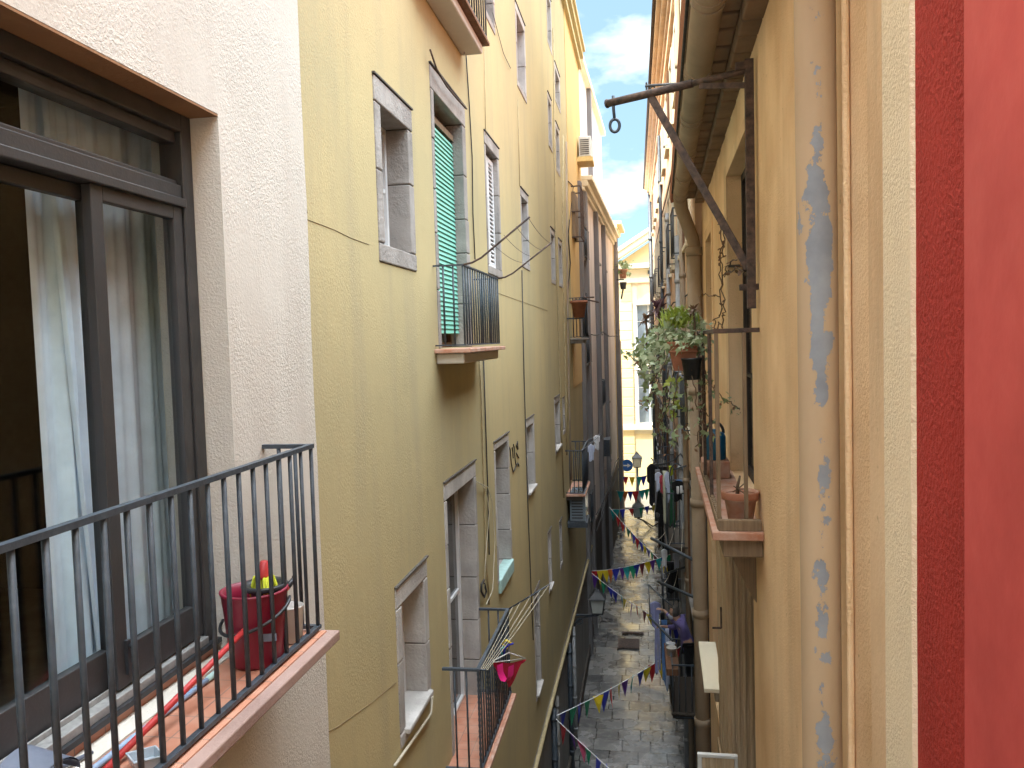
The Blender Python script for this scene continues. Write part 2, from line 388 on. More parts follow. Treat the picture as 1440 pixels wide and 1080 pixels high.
# broken cloud: blue gaps low in the sky, an added bright deck above the view to light the alley
sz = N(nt, 'ShaderNodeSeparateXYZ'); nt.links.new(tc.outputs['Generated'], sz.inputs[0])
hi = N(nt, 'ShaderNodeMapRange', interpolation_type='SMOOTHSTEP'); hi.inputs['From Min'].default_value = .42; hi.inputs['From Max'].default_value = .75
nt.links.new(sz.outputs['Z'], hi.inputs['Value'])
cover = math_(nt, 'MINIMUM', math_(nt, 'ADD', math_(nt, 'MULTIPLY', mr.outputs[0], .8), math_(nt, 'MULTIPLY', hi.outputs[0], .9)), 1.0)
cb_ = N(nt, 'ShaderNodeMix', data_type='RGBA'); nt.links.new(hi.outputs[0], cb_.inputs[0]); cb_.inputs[6].default_value = (11, 11.2, 11.4, 1); cb_.inputs[7].default_value = (DECK_FILL*.90, DECK_FILL*.985, DECK_FILL*1.06, 1)
pale = mix(nt, .5, sky.outputs[0], (4.2, 6.6, 8.0))
cl = mix(nt, cover, pale, cb_.outputs[2])
nt.links.new(cl, bg.inputs['Color']); bg.inputs['Strength'].default_value = .06
sun = bpy.data.lights.new('sun', 'SUN'); sun.energy = 4.2; sun.angle = R(.6); sun.color = (1, .93, .82)
so = bpy.data.objects.new('sun', sun); COL.objects.link(so); so.rotation_euler = sdir.to_track_quat('Z', 'Y').to_euler(); so.location = (0, -10, 40)
sc.view_settings.view_transform = 'Standard'; sc.view_settings.look = 'None'; sc.view_settings.exposure = 1.7; sc.view_settings.gamma = 1
sc.cycles.max_bounces = 14; sc.cycles.diffuse_bounces = 10; sc.cycles.transparent_max_bounces = 12
sc.cycles.use_denoising = True

# ------------------------------------------------------------------ builders
def wall(F, s0, s1, z0, z1, holes, mat, parent, name='wall', depth=5.0, t=0.0, rev=.35, sides=(True, True)):
    """front skin with openings and their reveals, plus flanks, top and back of the block"""
    b = MB(); P = F.P
    S = sorted({s0, s1, *[h[0] for h in holes], *[h[1] for h in holes]}); Z = sorted({z0, z1, *[h[2] for h in holes], *[h[3] for h in holes]})
    S = [s for s in S if s0 <= s <= s1]; Z = [z for z in Z if z0 <= z <= z1]
    for i in range(len(S)-1):
        for j in range(len(Z)-1):
            sm, zm = (S[i]+S[i+1])/2, (Z[j]+Z[j+1])/2
            if any(h[0] < sm < h[1] and h[2] < zm < h[3] for h in holes): continue
            b.quad(P(S[i],Z[j],t), P(S[i+1],Z[j],t), P(S[i+1],Z[j+1],t), P(S[i],Z[j+1],t))
    for h in holes:
        a0, a1, b0, b1 = h[:4]; d = h[4] if len(h) > 4 else rev
        b.quad(P(a0,b0,t),P(a0,b1,t),P(a0,b1,t-d),P(a0,b0,t-d)); b.quad(P(a1,b0,t),P(a1,b1,t),P(a1,b1,t-d),P(a1,b0,t-d))
        b.quad(P(a0,b1,t),P(a1,b1,t),P(a1,b1,t-d),P(a0,b1,t-d)); b.quad(P(a0,b0,t),P(a1,b0,t),P(a1,b0,t-d),P(a0,b0,t-d))
    D = -depth
    if sides[0]: b.quad(P(s0,z0,t),P(s0,z1,t),P(s0,z1,D),P(s0,z0,D))
    if sides[1]: b.quad(P(s1,z0,t),P(s1,z1,t),P(s1,z1,D),P(s1,z0,D))
    b.quad(P(s0,z1,t),P(s1,z1,t),P(s1,z1,D),P(s0,z1,D)); b.quad(P(s0,z0,D),P(s1,z0,D),P(s1,z1,D),P(s0,z1,D))
    return b.build(name, mat, parent)

def surround(F, h, parent, w=(.12,.16,.12,.14), d=.33, mat='stone', rough=True, seed=0):
    """stone blocks lining an opening: jamb blocks, lintel and sill, with open joints; h is the hole in the wall"""
    rnd = random.Random(seed); a0, a1, b0, b1 = h[:4]; b = MB(); wl, wt, wr, wb = w; g = .004
    def blk(s0,s1,z0,z1,t1=.0): b.box(F, s0+g, s1-g, z0+g, z1-g, -d, t1+.006+rnd.uniform(0,.006))
    blk(a0, a1, b1-wt, b1)
    if wb: blk(a0, a1, b0, b0+wb)
    for (x0, x1) in ((a0, a0+wl), (a1-wr, a1)):
        z = b0+wb; top = b1-wt; n = max(2, round((top-z)/.42)); hs = [rnd.uniform(.75,1.25) for _ in range(n)]; k = (top-z)/sum(hs)
        for q in hs: blk(x0, x1, z, z+q*k); z += q*k
    o = b.build('stone_surround', M[mat], parent, bevel=.008)
    j = MB(); e = .010
    j.box(F, a0, a0+wl-e, b0, b1, -d-.005, -.004); j.box(F, a1-wr+e, a1, b0, b1, -d-.005, -.004); j.box(F, a0+wl-e, a1-wr+e, b1-wt+e, b1, -d-.005, -.004)
    j.build('joint', M['joint'], o)
    m_ = MB(); m_.box(F, a0-.008, a1+.01, b1, b1+.012, -.002, .02); m_.build('drip_edge', M['joint'], o)
    return (a0+wl, a1-wr, b0+wb, b1-wt)

def window(F, o, parent, t=-.22, frame='white_paint', pane='pane', mullions=1, rails=1, fw=.05, name='window'):
    a0, a1, b0, b1 = o; b = MB()
    b.box(F,a0,a0+fw,b0,b1,t-.03,t+.03); b.box(F,a1-fw,a1,b0,b1,t-.03,t+.03)
    b.box(F,a0+fw,a1-fw,b1-fw,b1,t-.03,t+.03); b.box(F,a0+fw,a1-fw,b0,b0+fw,t-.03,t+.03)
    for i in range(mullions):
        c = a0+(a1-a0)*(i+1)/(mullions+1); b.box(F,c-fw*.6,c+fw*.6,b0+fw,b1-fw,t-.025,t+.027)
    for i in range(rails):
        c = b0+(b1-b0)*(i+1)/(rails+1); b.box(F,a0+fw,a1-fw,c-.014,c+.014,t-.02,t+.022)
    ob = b.build(name, M[frame], parent)
    p = MB(); p.box(F,a0+fw*.5,a1-fw*.5,b0+fw*.5,b1-fw*.5,t-.012,t); p.build('pane', M[pane], ob)
    return ob

def louvres(F, a0, a1, b0, b1, t, parent, mat, pitch=.045, name='shutter', th=.012, frame=.05):
    b = MB()
    if frame:
        b.box(F,a0,a0+frame,b0,b1,t-.02,t+.02); b.box(F,a1-frame,a1,b0,b1,t-.02,t+.02); b.box(F,a0+frame,a1-frame,b1-frame,b1,t-.02,t+.02); b.box(F,a0+frame,a1-frame,b0,b0+frame,t-.02,t+.02)
    z = b0+frame
    while z < b1-frame-pitch*.5:
        P = F.P; x0, x1 = a0+frame, a1-frame
        b.hexa([P(x0,z,t+.014),P(x1,z,t+.014),P(x1,z+th,t+.018),P(x0,z+th,t+.018),P(x0,z+pitch*.75,t-.014),P(x1,z+pitch*.75,t-.014),P(x1,z+pitch*.75+th,t-.012),P(x0,z+pitch*.75+th,t-.012)])
        z += pitch
    return b.build(name, M[mat], parent)

def railing(F, s0, s1, t0, t1, zb, zt, parent, nf, ns, r=.008, mat='iron', cap=.028, left=True, right=True, twist=(), name='railing', square=False):
    b = MB()
    def rail(z, w_, h_):
        b.box(F, s0-w_/2, s1+w_/2, z-h_/2, z+h_/2, t1-w_/2, t1+w_/2)
        if left: b.box(F, s0-w_/2, s0+w_/2, z-h_/2, z+h_/2, t0, t1-w_/2)
        if right: b.box(F, s1-w_/2, s1+w_/2, z-h_/2, z+h_/2, t0, t1-w_/2)
    rail(zt, cap, cap*.7); ob = b.build(name, M[mat], parent)
    b = MB(); rail(zb, cap*.9, cap*.6); b.build('bottom_rail', M[mat], ob)
    pts = [(s0+(s1-s0)*i/(nf-1), t1) for i in range(nf)]
    if left: pts += [(s0, t0+(t1-t0)*(i+1)/(ns+1)) for i in range(ns)]
    if right: pts += [(s1, t0+(t1-t0)*(i+1)/(ns+1)) for i in range(ns)]
    for i, (s, t) in enumerate(pts):
        c = MB(); rr = r*random.uniform(.92,1.06); j = random.uniform(-.004,.004)
        a, e = F.P(s,zb+cap*.3,t), F.P(s+j,zt-cap*.35,t)
        if i in twist:
            n = 34; ps = [a+(e-a)*k/n for k in range(n+1)]; c.tube(ps, [rr*(1.1+.55*(k % 2)) for k in range(n+1)], 6)
        elif square: c.bar(a, e, rr*1.9)
        else: c.tube([a, e], rr, 8)
        c.build('baluster', M[mat], ob, smooth=not square)
    return ob

def wire(pts, sag=0, n=10):
    """polyline through pts, each span sagging"""
    out = []
    for i in range(len(pts)-1):
        a, b = Vector(pts[i]), Vector(pts[i+1])
        for k in range(n):
            u = k/n; out.append(a+(b-a)*u-Vector((0,0,sag*4*u*(1-u))))
    out.append(Vector(pts[-1])); return out


def hole(F, tl, bl, tr, z0=None, z1=None, t=0):
    s0 = F.hit(*tl, t)[0]; zt = F.hit(*tl, t)[1]
    if bl: s0 = (s0+F.hit(*bl, t)[0])/2; zb = F.hit(*bl, t)[1]
    return (s0, F.hit(*tr, t)[0], z0 if z0 is not None else zb, z1 if z1 is not None else zt)

# ================================================================== THE STREET
g = MB(); g.quad((-900,-900,-.02),(900,-900,-.02),(900,900,-.02),(-900,900,-.02)); tag(g.build('ground', M['earth'], origin=(0,0,0)), kind='structure')
g = MB(); ys = [-14+i*.5 for i in range(115)]
for i in range(len(ys)-1):
    row = lambda y: [Vector((-2.6+5.2*j/14, y, .03*noise.noise(Vector((j*.5, y*.4, 0)))-.025*math.cos((j-7)/7*1.5)+.045)) for j in range(15)]
    a, b_ = row(ys[i]), row(ys[i+1])
    for j in range(14): g.quad(a[j], a[j+1], b_[j+1], b_[j])
st = g.build('street_paving', M['paving'], origin=(0,0,0), smooth=True); tag(st, kind='structure')
bm = bmesh.new(); bm.from_mesh(st.data); bmesh.ops.remove_doubles(bm, verts=bm.verts, dist=1e-4); bmesh.ops.recalc_face_normals(bm, faces=bm.faces); [f.normal_flip() for f in bm.faces if f.normal.z < 0]; bm.to_mesh(st.data); bm.free()
g = MB(); g.quad((-30,42.9,.09),(30,42.9,.09),(30,60,.09),(-30,60,.09)); tag(g.build('square_pavement', M['square'], origin=(0,0,0)), kind='structure')
def drain(px, py, w_, l_, nm, lb):
    p = atz(px, py, .06); b = MB(); b.cube(p, w_, l_, .02)
    for i in range(6): b.cube(p+Vector((-w_/2+w_*(i+.5)/6, 0, .018)), w_/14, l_*.9, .01)
    tag(b.build(nm, M['iron_rust']), lb, 'drain cover')
drain(884, 905, .62, .75, 'drain_cover', 'square dark iron drain cover in the middle of the wet paving')
drain(890, 890, .66, .16, 'drain_grate', 'narrow dark drain slot just beyond the square drain cover')

# ================================================================== BEIGE BUILDING (near left)
bb = thing('beige_building', (-1.7, 0, 0), 'rough beige plastered house with a big sliding window at the left', 'building')
FL = EZ-1.262
W0 = (.30, 3.13, FL-.01, EZ+.945)
wall(L0, -9, 3.93, 0, EZ+6.6, [W0+(.30,)], M['beige'], bb, t=.03, rev=.3)
b = MB(); zs = [i*.12 for i in range(int((EZ+6.6)/.12)+1)]
ed = [(z, 3.985+.016*noise.noise(Vector((z*1.3, 0, 3)))+.006*noise.noise(Vector((z*6, 5, 3)))) for z in zs]
for (z, e), (z2, e2) in zip(ed[:-1], ed[1:]):
    b.quad(L0.P(3.93,z,.03), L0.P(e,z,.03), L0.P(e2,z2,.03), L0.P(3.93,z2,.03)); b.quad(L0.P(e,z,.03), L0.P(e+.012,z,-.01), L0.P(e2+.012,z2,-.01), L0.P(e2,z2,.03))
b.build('plaster_edge', M['beige'], bb)
b = MB(); b.box(L0, .30, 3.13, EZ+.935, EZ+.944, -.27, .029); b.build('soffit', M['soffit'], bb)
# sliding window
tF = -.13
b = MB(); z0, z1 = EZ-1.2, EZ+.935
b.box(L0, 3.055, 3.128, z0, z1, tF-.06, tF+.04); b.box(L0, .30, .37, z0, z1, tF-.06, tF+.04)
b.box(L0, .37, 3.055, z1-.07, z1, tF-.06, tF+.04); b.box(L0, .37, 3.055, z1-.115, z1-.07, tF-.05, tF+.015)
b.box(L0, .37, 3.055, EZ+.565, EZ+.60, tF-.05, tF+.05); b.box(L0, .37, 3.055, EZ+.60, EZ+.655, tF-.05, tF+.03); b.box(L0, .37, 3.055, EZ+.655, EZ+.675, tF-.05, tF+.012)
fr = b.build('sliding_window', M['alu'], bb, bevel=.004)
b = MB(); b.box(L0, .37, 3.055, z0, z0+.03, tF-.07, tF+.05); b.box(L0, .37, 3.055, z0+.03, z0+.05, tF-.004, tF+.004); b.build('sill_track', M['alu_grey'], fr, bevel=.003)
b = MB(); b.box(L0, .3, 3.13, z0-.02, z0, tF-.08, tF+.065); b.build('sill_gasket', M['black_plastic'], fr)
b = MB(); b.box(L0, .4, 3.03, EZ+.67, z1-.11, tF-.02, tF-.014); b.build('transom_pane', M['glass'], fr)
def sash(s0, s1, t, zt):
    b = MB(); q = .062; zb = z0+.04
    b.box(L0, s0, s0+q, zb, zt, t-.018, t+.018); b.box(L0, s1-q, s1, zb, zt, t-.018, t+.018)
    b.box(L0, s0+q, s1-q, zt-.05, zt, t-.018, t+.018); b.box(L0, s0+q, s1-q, zb, zb+.135, t-.018, t+.018)
    o = b.build('sash', M['alu'], fr, bevel=.003)
    p = MB(); p.box(L0, s0+q-.01, s1-q+.01, zb+.12, zt-.04, t-.004, t+.002); p.build('pane', M['glass'], fr)
    return o
sash(2.50, 3.05, tF+.012, EZ+.565); sash(1.06, 2.585, tF-.03, EZ+.562); sash(.37, 1.1, tF+.012, EZ+.565)
b = MB(); b.box(L0, 2.543, 2.562, EZ-1.12, EZ-1.0, tF+.03, tF+.042); b.ball(L0.P(2.552, EZ-1.02, tF+.055), .012); b.ball(L0.P(2.552, EZ-1.075, tF+.055), .009); b.build('latch', M['black_plastic'], fr)
# room behind
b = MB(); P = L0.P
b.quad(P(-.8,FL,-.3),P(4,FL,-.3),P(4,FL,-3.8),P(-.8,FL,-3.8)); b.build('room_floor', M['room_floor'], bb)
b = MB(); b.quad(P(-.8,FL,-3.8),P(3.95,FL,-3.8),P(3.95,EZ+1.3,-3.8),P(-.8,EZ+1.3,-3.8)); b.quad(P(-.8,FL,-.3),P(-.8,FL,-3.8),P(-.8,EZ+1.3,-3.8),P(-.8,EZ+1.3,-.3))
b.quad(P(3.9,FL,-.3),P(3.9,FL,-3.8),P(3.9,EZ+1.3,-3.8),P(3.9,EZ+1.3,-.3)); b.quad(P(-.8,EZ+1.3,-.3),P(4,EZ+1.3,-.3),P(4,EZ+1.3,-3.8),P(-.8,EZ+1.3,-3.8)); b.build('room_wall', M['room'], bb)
def curtain(s0, s1, zt, zb, t, amp, per, gather=0, nm='curtain'):
    b = MB(); n = 90; k = 14
    for j in range(k+1):
        v = j/k; z = zt+(zb-zt)*v
        for i in range(n+1):
            u = i/n; s = s0+(s1-s0)*u
            if gather: s += gather*(v**1.3)*(1-u) if gather > 0 else gather*-1*0
            a = amp*(.55+.45*v)
            tt = t+a*math.sin(u*(s1-s0)/per*6.283+1.3*math.sin(u*7))+a*.5*math.sin(u*(s1-s0)/per*15+v*1.2)
            b.v.append(P(s, z, tt))
    for j in range(k):
        for i in range(n):
            q = j*(n+1)+i; b.f.append([q, q+1, q+n+2, q+n+1])
    o = b.build(nm, M['curtain'], bb, smooth=True); return o
curtain(2.50, 3.4, EZ+1.02, EZ-1.2, -.345, .019, .15)
eA = L0.hit(65, 270, -.33)[0]; eB = L0.hit(136, 930, -.33)[0]; eC = L0.hit(0, 735, -.42)[0]; eD = L0.hit(24, 1010, -.42)[0]
curtain(eA, eB+.16, EZ+1.02, EZ-1.2, -.33, .018, .11, gather=eB-eA)
curtain(eC-.9, eC-.12, EZ+1.02, EZ-1.2, -.42, .03, .16)
# balcony
b = MB(); b.box(L0, -.6, 3.43, FL-.05, FL-.006, .03, .335); b.build('balcony_slab', M['slab_edge'], bb, bevel=.006)
b = MB(); b.box(L0, -.6, 3.36, FL-.105, FL-.052, .03, .245); b.build('slab_ledge', M['ground_floor_dark'], bb, bevel=.01)
b = MB(); b.box(L0, -.6, 3.40, FL-.006, FL, -.19, .285); b.build('floor_tiles', M['tiles'], bb)
b = MB(); b.box(L0, .3, 3.12, FL, FL+.042, -.2, tF+.045); b.build('tile_riser', M['tiles'], bb)
b = MB(); b.box(L0, .3, 3.125, FL, FL+.006, tF+.047, tF+.13); b.build('threshold_strip', M['beige_smooth'], bb)
railing(L0, -.5, 3.39, .03, .25, FL+.02, EZ-.436, bb, 37, 2, r=.0092, cap=.026, left=False)

# things on that balcony
fz = FL
c = atz(352, 930, fz); c.x = -1.562; c.z = fz+.003
bu = thing('mop_bucket', c, 'maroon plastic mop bucket with a black wringer on the tiled balcony', 'bucket')
b = MB(); b.lathe(c, [(.0001,.003),(.098,.003),(.1,.0),(.104,.012),(.122,.235),(.124,.24),(.128,.285),(.133,.29),(.133,.297),(.121,.297),(.118,.24),(.096,.02),(.0001,.018)], 36); b.build('pail', M['bucket'], bu, True)
b = MB(); cc = c+Vector((.03,.03,0))
b.lathe(cc, [(.112,.292),(.118,.306),(.110,.312),(.075,.305),(.07,.28),(.055,.2),(.0001,.195),(.0001,.2),(.05,.205),(.064,.28),(.066,.3),(.1,.3)], 30, sx=.78, syy=.80); b.build('wringer', M['black_plastic'], bu, True)
b = MB(); ps = [c+Vector((.136*math.cos(a), .136*math.sin(a), .20+.055*math.sin(a*1.0+.6))) for a in [math.pi*1.02+math.pi*1.12*i/18 for i in range(19)]]
b.tube(ps, .007, 8); b.build('bail', M['black_plastic'], bu, True)
b = MB(); q = c+Vector((.09,-.09,.13)); b.bar(q+Vector((-.03,-.006,0)), q+Vector((.035,.012,0)), .003, .03); b.build('label_patch', M['grey_plastic'], bu)
mo = thing('floor_mop', cc+Vector((0,0,.2)), 'lime yellow mop head with a red socket sitting in the wringer', 'mop')
b = MB()
for i in range(46):
    a = random.random()*6.283; r_ = .018+.04*random.random(); p0 = cc+Vector((0,0,.325)); b.tube([p0, p0+Vector((math.cos(a)*r_*.7, math.sin(a)*r_*.7, .012)), p0+Vector((math.cos(a)*r_, math.sin(a)*r_, -.05)), p0+Vector((math.cos(a)*r_*.8, math.sin(a)*r_*.8, -.115))], .006, 5)
b.build('mop_strands', M['lime'], mo, True)
b = MB(); b.tube([cc+Vector((0,0,.33)), cc+Vector((0,0,.345)), cc+Vector((.004,0,.40))], [.024,.02,.016], 12); b.build('socket', M['red_handle'], mo, True)
# sticks: red one leans over the bucket, the blue one lies on the tiles
pa = atz(146, 1085, fz+.012); pa.x = min(pa.x, -1.5)
pb = at(404, 826, 3.24); pt = at(412, 815, 3.28)
b = MB(); rs = thing('red_broom_stick', pa, 'red stick with a black grip leaning across the maroon bucket', 'broom handle')
b.tube([pa, pb], .0115, 10); b.build('stick', M['red_handle'], rs, True)
b = MB(); b.tube([pb, pb+(pt-pb)*.5, pt], [.013,.013,.010], 10); b.tube([pt, pt+Vector((.0,.004,.012)), pt+Vector((.002,.012,.016))], .006, 8); b.build('grip', M['black_plastic'], rs, True)
d = (pb-pa); b = MB(); b.tube([pa+d*.72, pa+d*.80], .0122, 10); b.build('label_band', M['white_plastic'], rs, True)
p1, p2 = atz(120, 1090, fz+.014), atz(305, 945, fz+.014)
b = MB(); bs_ = thing('blue_broom_stick', p1, 'pale blue stick with a mint end lying on the tiles', 'broom handle')
b.tube([p1, p1+(p2-p1)*.9], .0105, 10); b.build('stick', M['blue_handle'], bs_, True)
b = MB(); b.tube([p1+(p2-p1)*.9, p2], [.012,.013], 10); b.build('end_cap', M['teal'], bs_, True)
c = atz(410, 902, fz); c.z = fz+.002
b = MB(); b.lathe(c, [(.0001,0),(.042,0),(.047,.006),(.056,.15),(.058,.155),(.054,.157),(.045,.012),(.0001,.01)], 28); tag(b.build('white_tub', M['white_plastic'], None, True), 'small white plastic tub in the corner of the balcony behind the bucket', 'tub')
# dustpan
c = atz(48, 1128, fz); c.z = fz+.004
dp = thing('dustpan', c, 'blue grey upright dustpan hood at the near end of the balcony', 'dustpan')
b = MB(); n = 14; w2 = .10
for layer, off in ((0,0),(1,.006)):
    for i in range(n+1):
        a = math.pi*i/n; x = w2*math.cos(a)
        b.v += [c+Vector((-.05+off, x, .07+.075*math.sin(a)-off)), c+Vector((.07, x*1.05, .05+.06*math.sin(a)-off))]
k2 = 2*(n+1)
for i in range(n):
    for l in (0, k2): b.f.append([l+2*i, l+2*i+1, l+2*i+3, l+2*i+2])
b.hexa([c+Vector(v) for v in ((-.05,-w2,0),(.1,-w2*1.1,0),(.1,w2*1.1,0),(-.05,w2,0),(-.05,-w2,.006),(.1,-w2*1.1,.006),(.1,w2*1.1,.006),(-.05,w2,.006))])
b.hexa([c+Vector(v) for v in ((-.055,-w2,0),(-.045,-w2,0),(-.045,w2,0),(-.055,w2,0),(-.055,-w2,.07),(-.045,-w2,.07),(-.045,w2,.07),(-.055,w2,.07))])
b.build('pan', M['grey_plastic'], dp, True)
b = MB(); b.tube([c+Vector((-.05,.08,.03)), c+Vector((-.02,.16,.02)), c+Vector((0,.25,.012))], [.012,.009,.006], 8); b.build('handle', M['grey_plastic'], dp, True)
c = atz(205, 1078, fz); c.z = fz+.004
b = MB(); b.lathe(c, [(.0001,0),(.045,0),(.052,.03),(.056,.031),(.056,.036),(.049,.036),(.043,.006),(.0001,.006)], 4, sx=1.2, syy=1.0)
tag(b.build('plastic_tray', M['clear_plastic'], bevel=.006), 'pale translucent plastic tray lying on the balcony tiles', 'tray')

# ================================================================== YELLOW BUILDING
yb = thing('yellow_building', (-1.7, 4, 0), 'long pale yellow plastered tenement wall with stone framed windows on the left', 'building')
YT = EZ+8.35
specs = [  # tl, bl, tr, z0
 ('W1',(523.5,103),(533,368),(577,152),None), ('W2',(603,88),None,(653,155),EZ-.05), ('W3',(679,182),(687,385),(700.5,213),None),
 ('W4',(730.5,262),(735,376),(742,275),None), ('W5',(773,318),(776,398),(779.5,326),None), ('W6',(784,334),(787,403),(789.5,341),None),
 ('W7',(724,2),(727,120),(737,28),None), ('W8',(768,-20),(769.5,58),(774,-6),None), ('W10',(769,127),(772,206),(775,150),None),
 ('W9',(779,85),(781,142),(786.5,105),None), ('W11',(780.5,170),(782.5,240),(786,188),None), ('W12',(680,-75),(680,18),(693,-50),None),
 ('W13',(553,830),(565,1052),(599,787),None), ('D14',(623,680),None,(667.5,643),EZ-3.6), ('W15',(693,623),(701,822),(714.5,607),None),
 ('W16',(739,591),(742,703),(750,582),None), ('W17',(779,560),(781,640),(786.5,553),None), ('W18',(749,838),(755,985),(758,825),None),
 ('W19',(769,752),(773,834),(774.5,742),None), ('W20',(786,735),(788,802),(789.5,728),None), ('W21',(790.5,560),(792,612),(793.5,553),None)]
HO = {n: hole(L1, tl, bl, tr, z0) for n, tl, bl, tr, z0 in specs}
HO['W0'] = (6.75, 7.75, EZ+2.93, EZ+5.2)
wall(L1, 4.0, 24.5, EZ-6.15, YT, [h+(.34,) for n, h in HO.items() if h[2] > EZ-6.1], M['yellow'], yb, rev=.34)
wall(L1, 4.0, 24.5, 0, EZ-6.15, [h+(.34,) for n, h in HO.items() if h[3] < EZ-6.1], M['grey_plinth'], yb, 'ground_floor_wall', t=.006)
b = MB(); b.box(L1, 4, 24.5, YT-.5, YT-.36, 0, .10); b.box(L1, 4, 24.5, YT-.2, YT, 0, .16); b.box(L1, 4, 24.5, YT-.01, YT+.08, -.2, .22); b.build('eaves_cornice', M['yellow'], yb, bevel=.01)
b = MB(); sO = L1.hit(800, 300)[0]; b.box(L1, sO, 24.5, EZ-1.2, YT-.5, 0, .012); b.build('orange_render', M['orange'], yb)
widths = {'W1':(.13,.17,.13,.13), 'W13':(.13,.15,.12,.10), 'W2':(.09,.20,.16,0), 'D14':(.09,.16,.10,0), 'W15':(.06,.10,.10,.05), 'W3':(.07,.14,.12,.1), 'W0':(.09,.2,.14,0)}
OP = {}
for i, (n, h) in enumerate(HO.items()):
    wd = widths.get(n, (.07,.12,.10,.09))
    OP[n] = surround(L1, h, yb, wd, .26, 'stone' if n in ('W1','W2','W3','W12') else 'stone_light', seed=i)
for n, o in OP.items():
    if n in ('W2',): continue
    window(L1, o, yb, t=-.19, pane='pane_pale' if n in ('W4','W7','W16','W17','W10','W8') else 'pane', mullions=1 if o[1]-o[0] > .7 else 0, fw=.045, frame='white_paint')
# green roller blind over the balcony door
o = OP['W2']; window(L1, o, yb, t=-.2, frame='wood_brown')
b = MB(); zt, zb = o[3]-.16, o[2]+.13; n = int((zt-zb)/.042); P = L1.P
for i in range(n):
    z = zb+i*.042; b.hexa([P(o[0],z,-.112),P(o[1],z,-.112),P(o[1],z+.006,-.090),P(o[0],z+.006,-.090),P(o[0],z+.036,-.116),P(o[1],z+.036,-.116),P(o[1],z+.041,-.102),P(o[0],z+.041,-.102)])
b.build('roller_blind', M['blind_green'], yb)
b = MB(); b.box(L1, o[0], o[1], zt-.005, zt+.05, -.125, -.085); b.build('blind_box', M['wood_grey'], yb)
o = OP['W3']; louvres(L1, o[0], (o[0]+o[1])/2-.01, o[2], o[3]-.05, -.07, yb, 'white_paint', .05); louvres(L1, (o[0]+o[1])/2+.01, o[1], o[2], o[3]-.05, -.07, yb, 'white_paint', .05)
o = OP['W15']; b = MB(); b.box(L1, o[0]-.02, o[1]+.05, o[2]-.16, o[2]-.001, -.1, .035); b.build('painted_sill', M['teal'], yb, bevel=.01)
for n in ('W13','W16','W17','W18','W19'):
    o = OP[n]; b = MB(); b.box(L1, o[0]-.04, o[1]+.05, o[2]-.035, o[2]+.006, -.2, .045); b.build('sill', M['stone_light'], yb, bevel=.01)

# balconies of the yellow house
def slab(F, parent, s0, s1, zt, t1, rim='terracotta_old', under='stone', th=.035, lt=.09, base=0):
    b = MB(); b.box(F, s0-.05, s1+.05, zt-th, zt, base, t1+.055); o = b.build('balcony_slab', M[rim], parent, bevel=.006)
    b = MB(); b.box(F, s0, s1, zt-th-lt, zt-th, base, t1-.01); b.build('slab_underside', M[under], o, bevel=.015)
    return o
sA = L1.hit(650, 363, .25)[0]; sB = L1.hit(699, 386, .25)[0]
slab(L1, yb, sA, sB, EZ-.055, .25, under='beige_smooth')
railing(L1, sA, sB, 0, .25, EZ-.025, EZ+.632, yb, 17, 2, r=.0085, cap=.02)
b = MB()
for s_, tip in ((sA, at(745, 305, sA+.02)), (sB, at(776, 341, sB+.02))):
    a = L1.P(s_, EZ+.632, .25); mid = a+(tip-a)*.28+Vector((0,0,-.05)); b.tube([a, a+(mid-a)*.5+Vector((0,0,-.012)), mid, mid+(tip-mid)*.4, tip], .0085, 8)
arm = b.build('drying_arm', M['iron_rust'], yb, True)
b = MB()
for u in (.45,.62,.8,.98):
    p0 = L1.P(sA, EZ+.632, .25); p1 = L1.P(sB, EZ+.632, .25); q0 = p0+(at(745,305,sA+.02)-p0)*u; q1 = p1+(at(776,341,sB+.02)-p1)*u; b.tube(wire([q0,q1],.03), .0022, 5)
b.build('drying_line', M['cable'], arm)
sC = L1.hit(672, 942, .3)[0]; sD = L1.hit(714, 858, .3)[0]; zT = L1.hit(672, 942, .3)[1]; zF = EZ-3.58
o = slab(L1, yb, sC, sD, zF, .30); b = MB(); b.box(L1, sC-.03, sD+.03, zF, zF+.005, .0, .33); b.box(L1, OP['D14'][0], OP['D14'][1], zF-.01, zF+.006, -.2, -.001); b.build('floor_tiles', M['tiles'], o)
railing(L1, sC, sD, 0, .30, zF+.035, zT, yb, 16, 2, r=.0085, cap=.03, twist=(0,4,8,12,15))
far_tip = at(773, 822, sD+.03); pf = L1.P(sD, zT, .30); pn = L1.P(sC, zT, .30)
b = MB(); b.tube([pf, pf+(far_tip-pf)*.5, far_tip], .008, 8); near_tip = pn+Vector((.07,0,.0)); b.tube([pn, near_tip], .008, 8); arm = b.build('drying_arm', M['iron'], yb, True)
b = MB()
for i, u in enumerate((.12,.3,.55,.78,.98)):
    b.tube(wire([near_tip+Vector((-.05+.014*i,0,0)), pf+(far_tip-pf)*u], .015), .0028, 5)
b.build('drying_line', M['cable_pale'], arm)
sE = 6.25; sF_ = 8.06
slab(L1, yb, sE, sF_, EZ+2.93, .22, rim='wood_brown', under='beige_smooth')
railing(L1, sE, sF_, 0, .25, EZ+2.96, EZ+3.85, yb, 17, 2, r=.008, cap=.022)
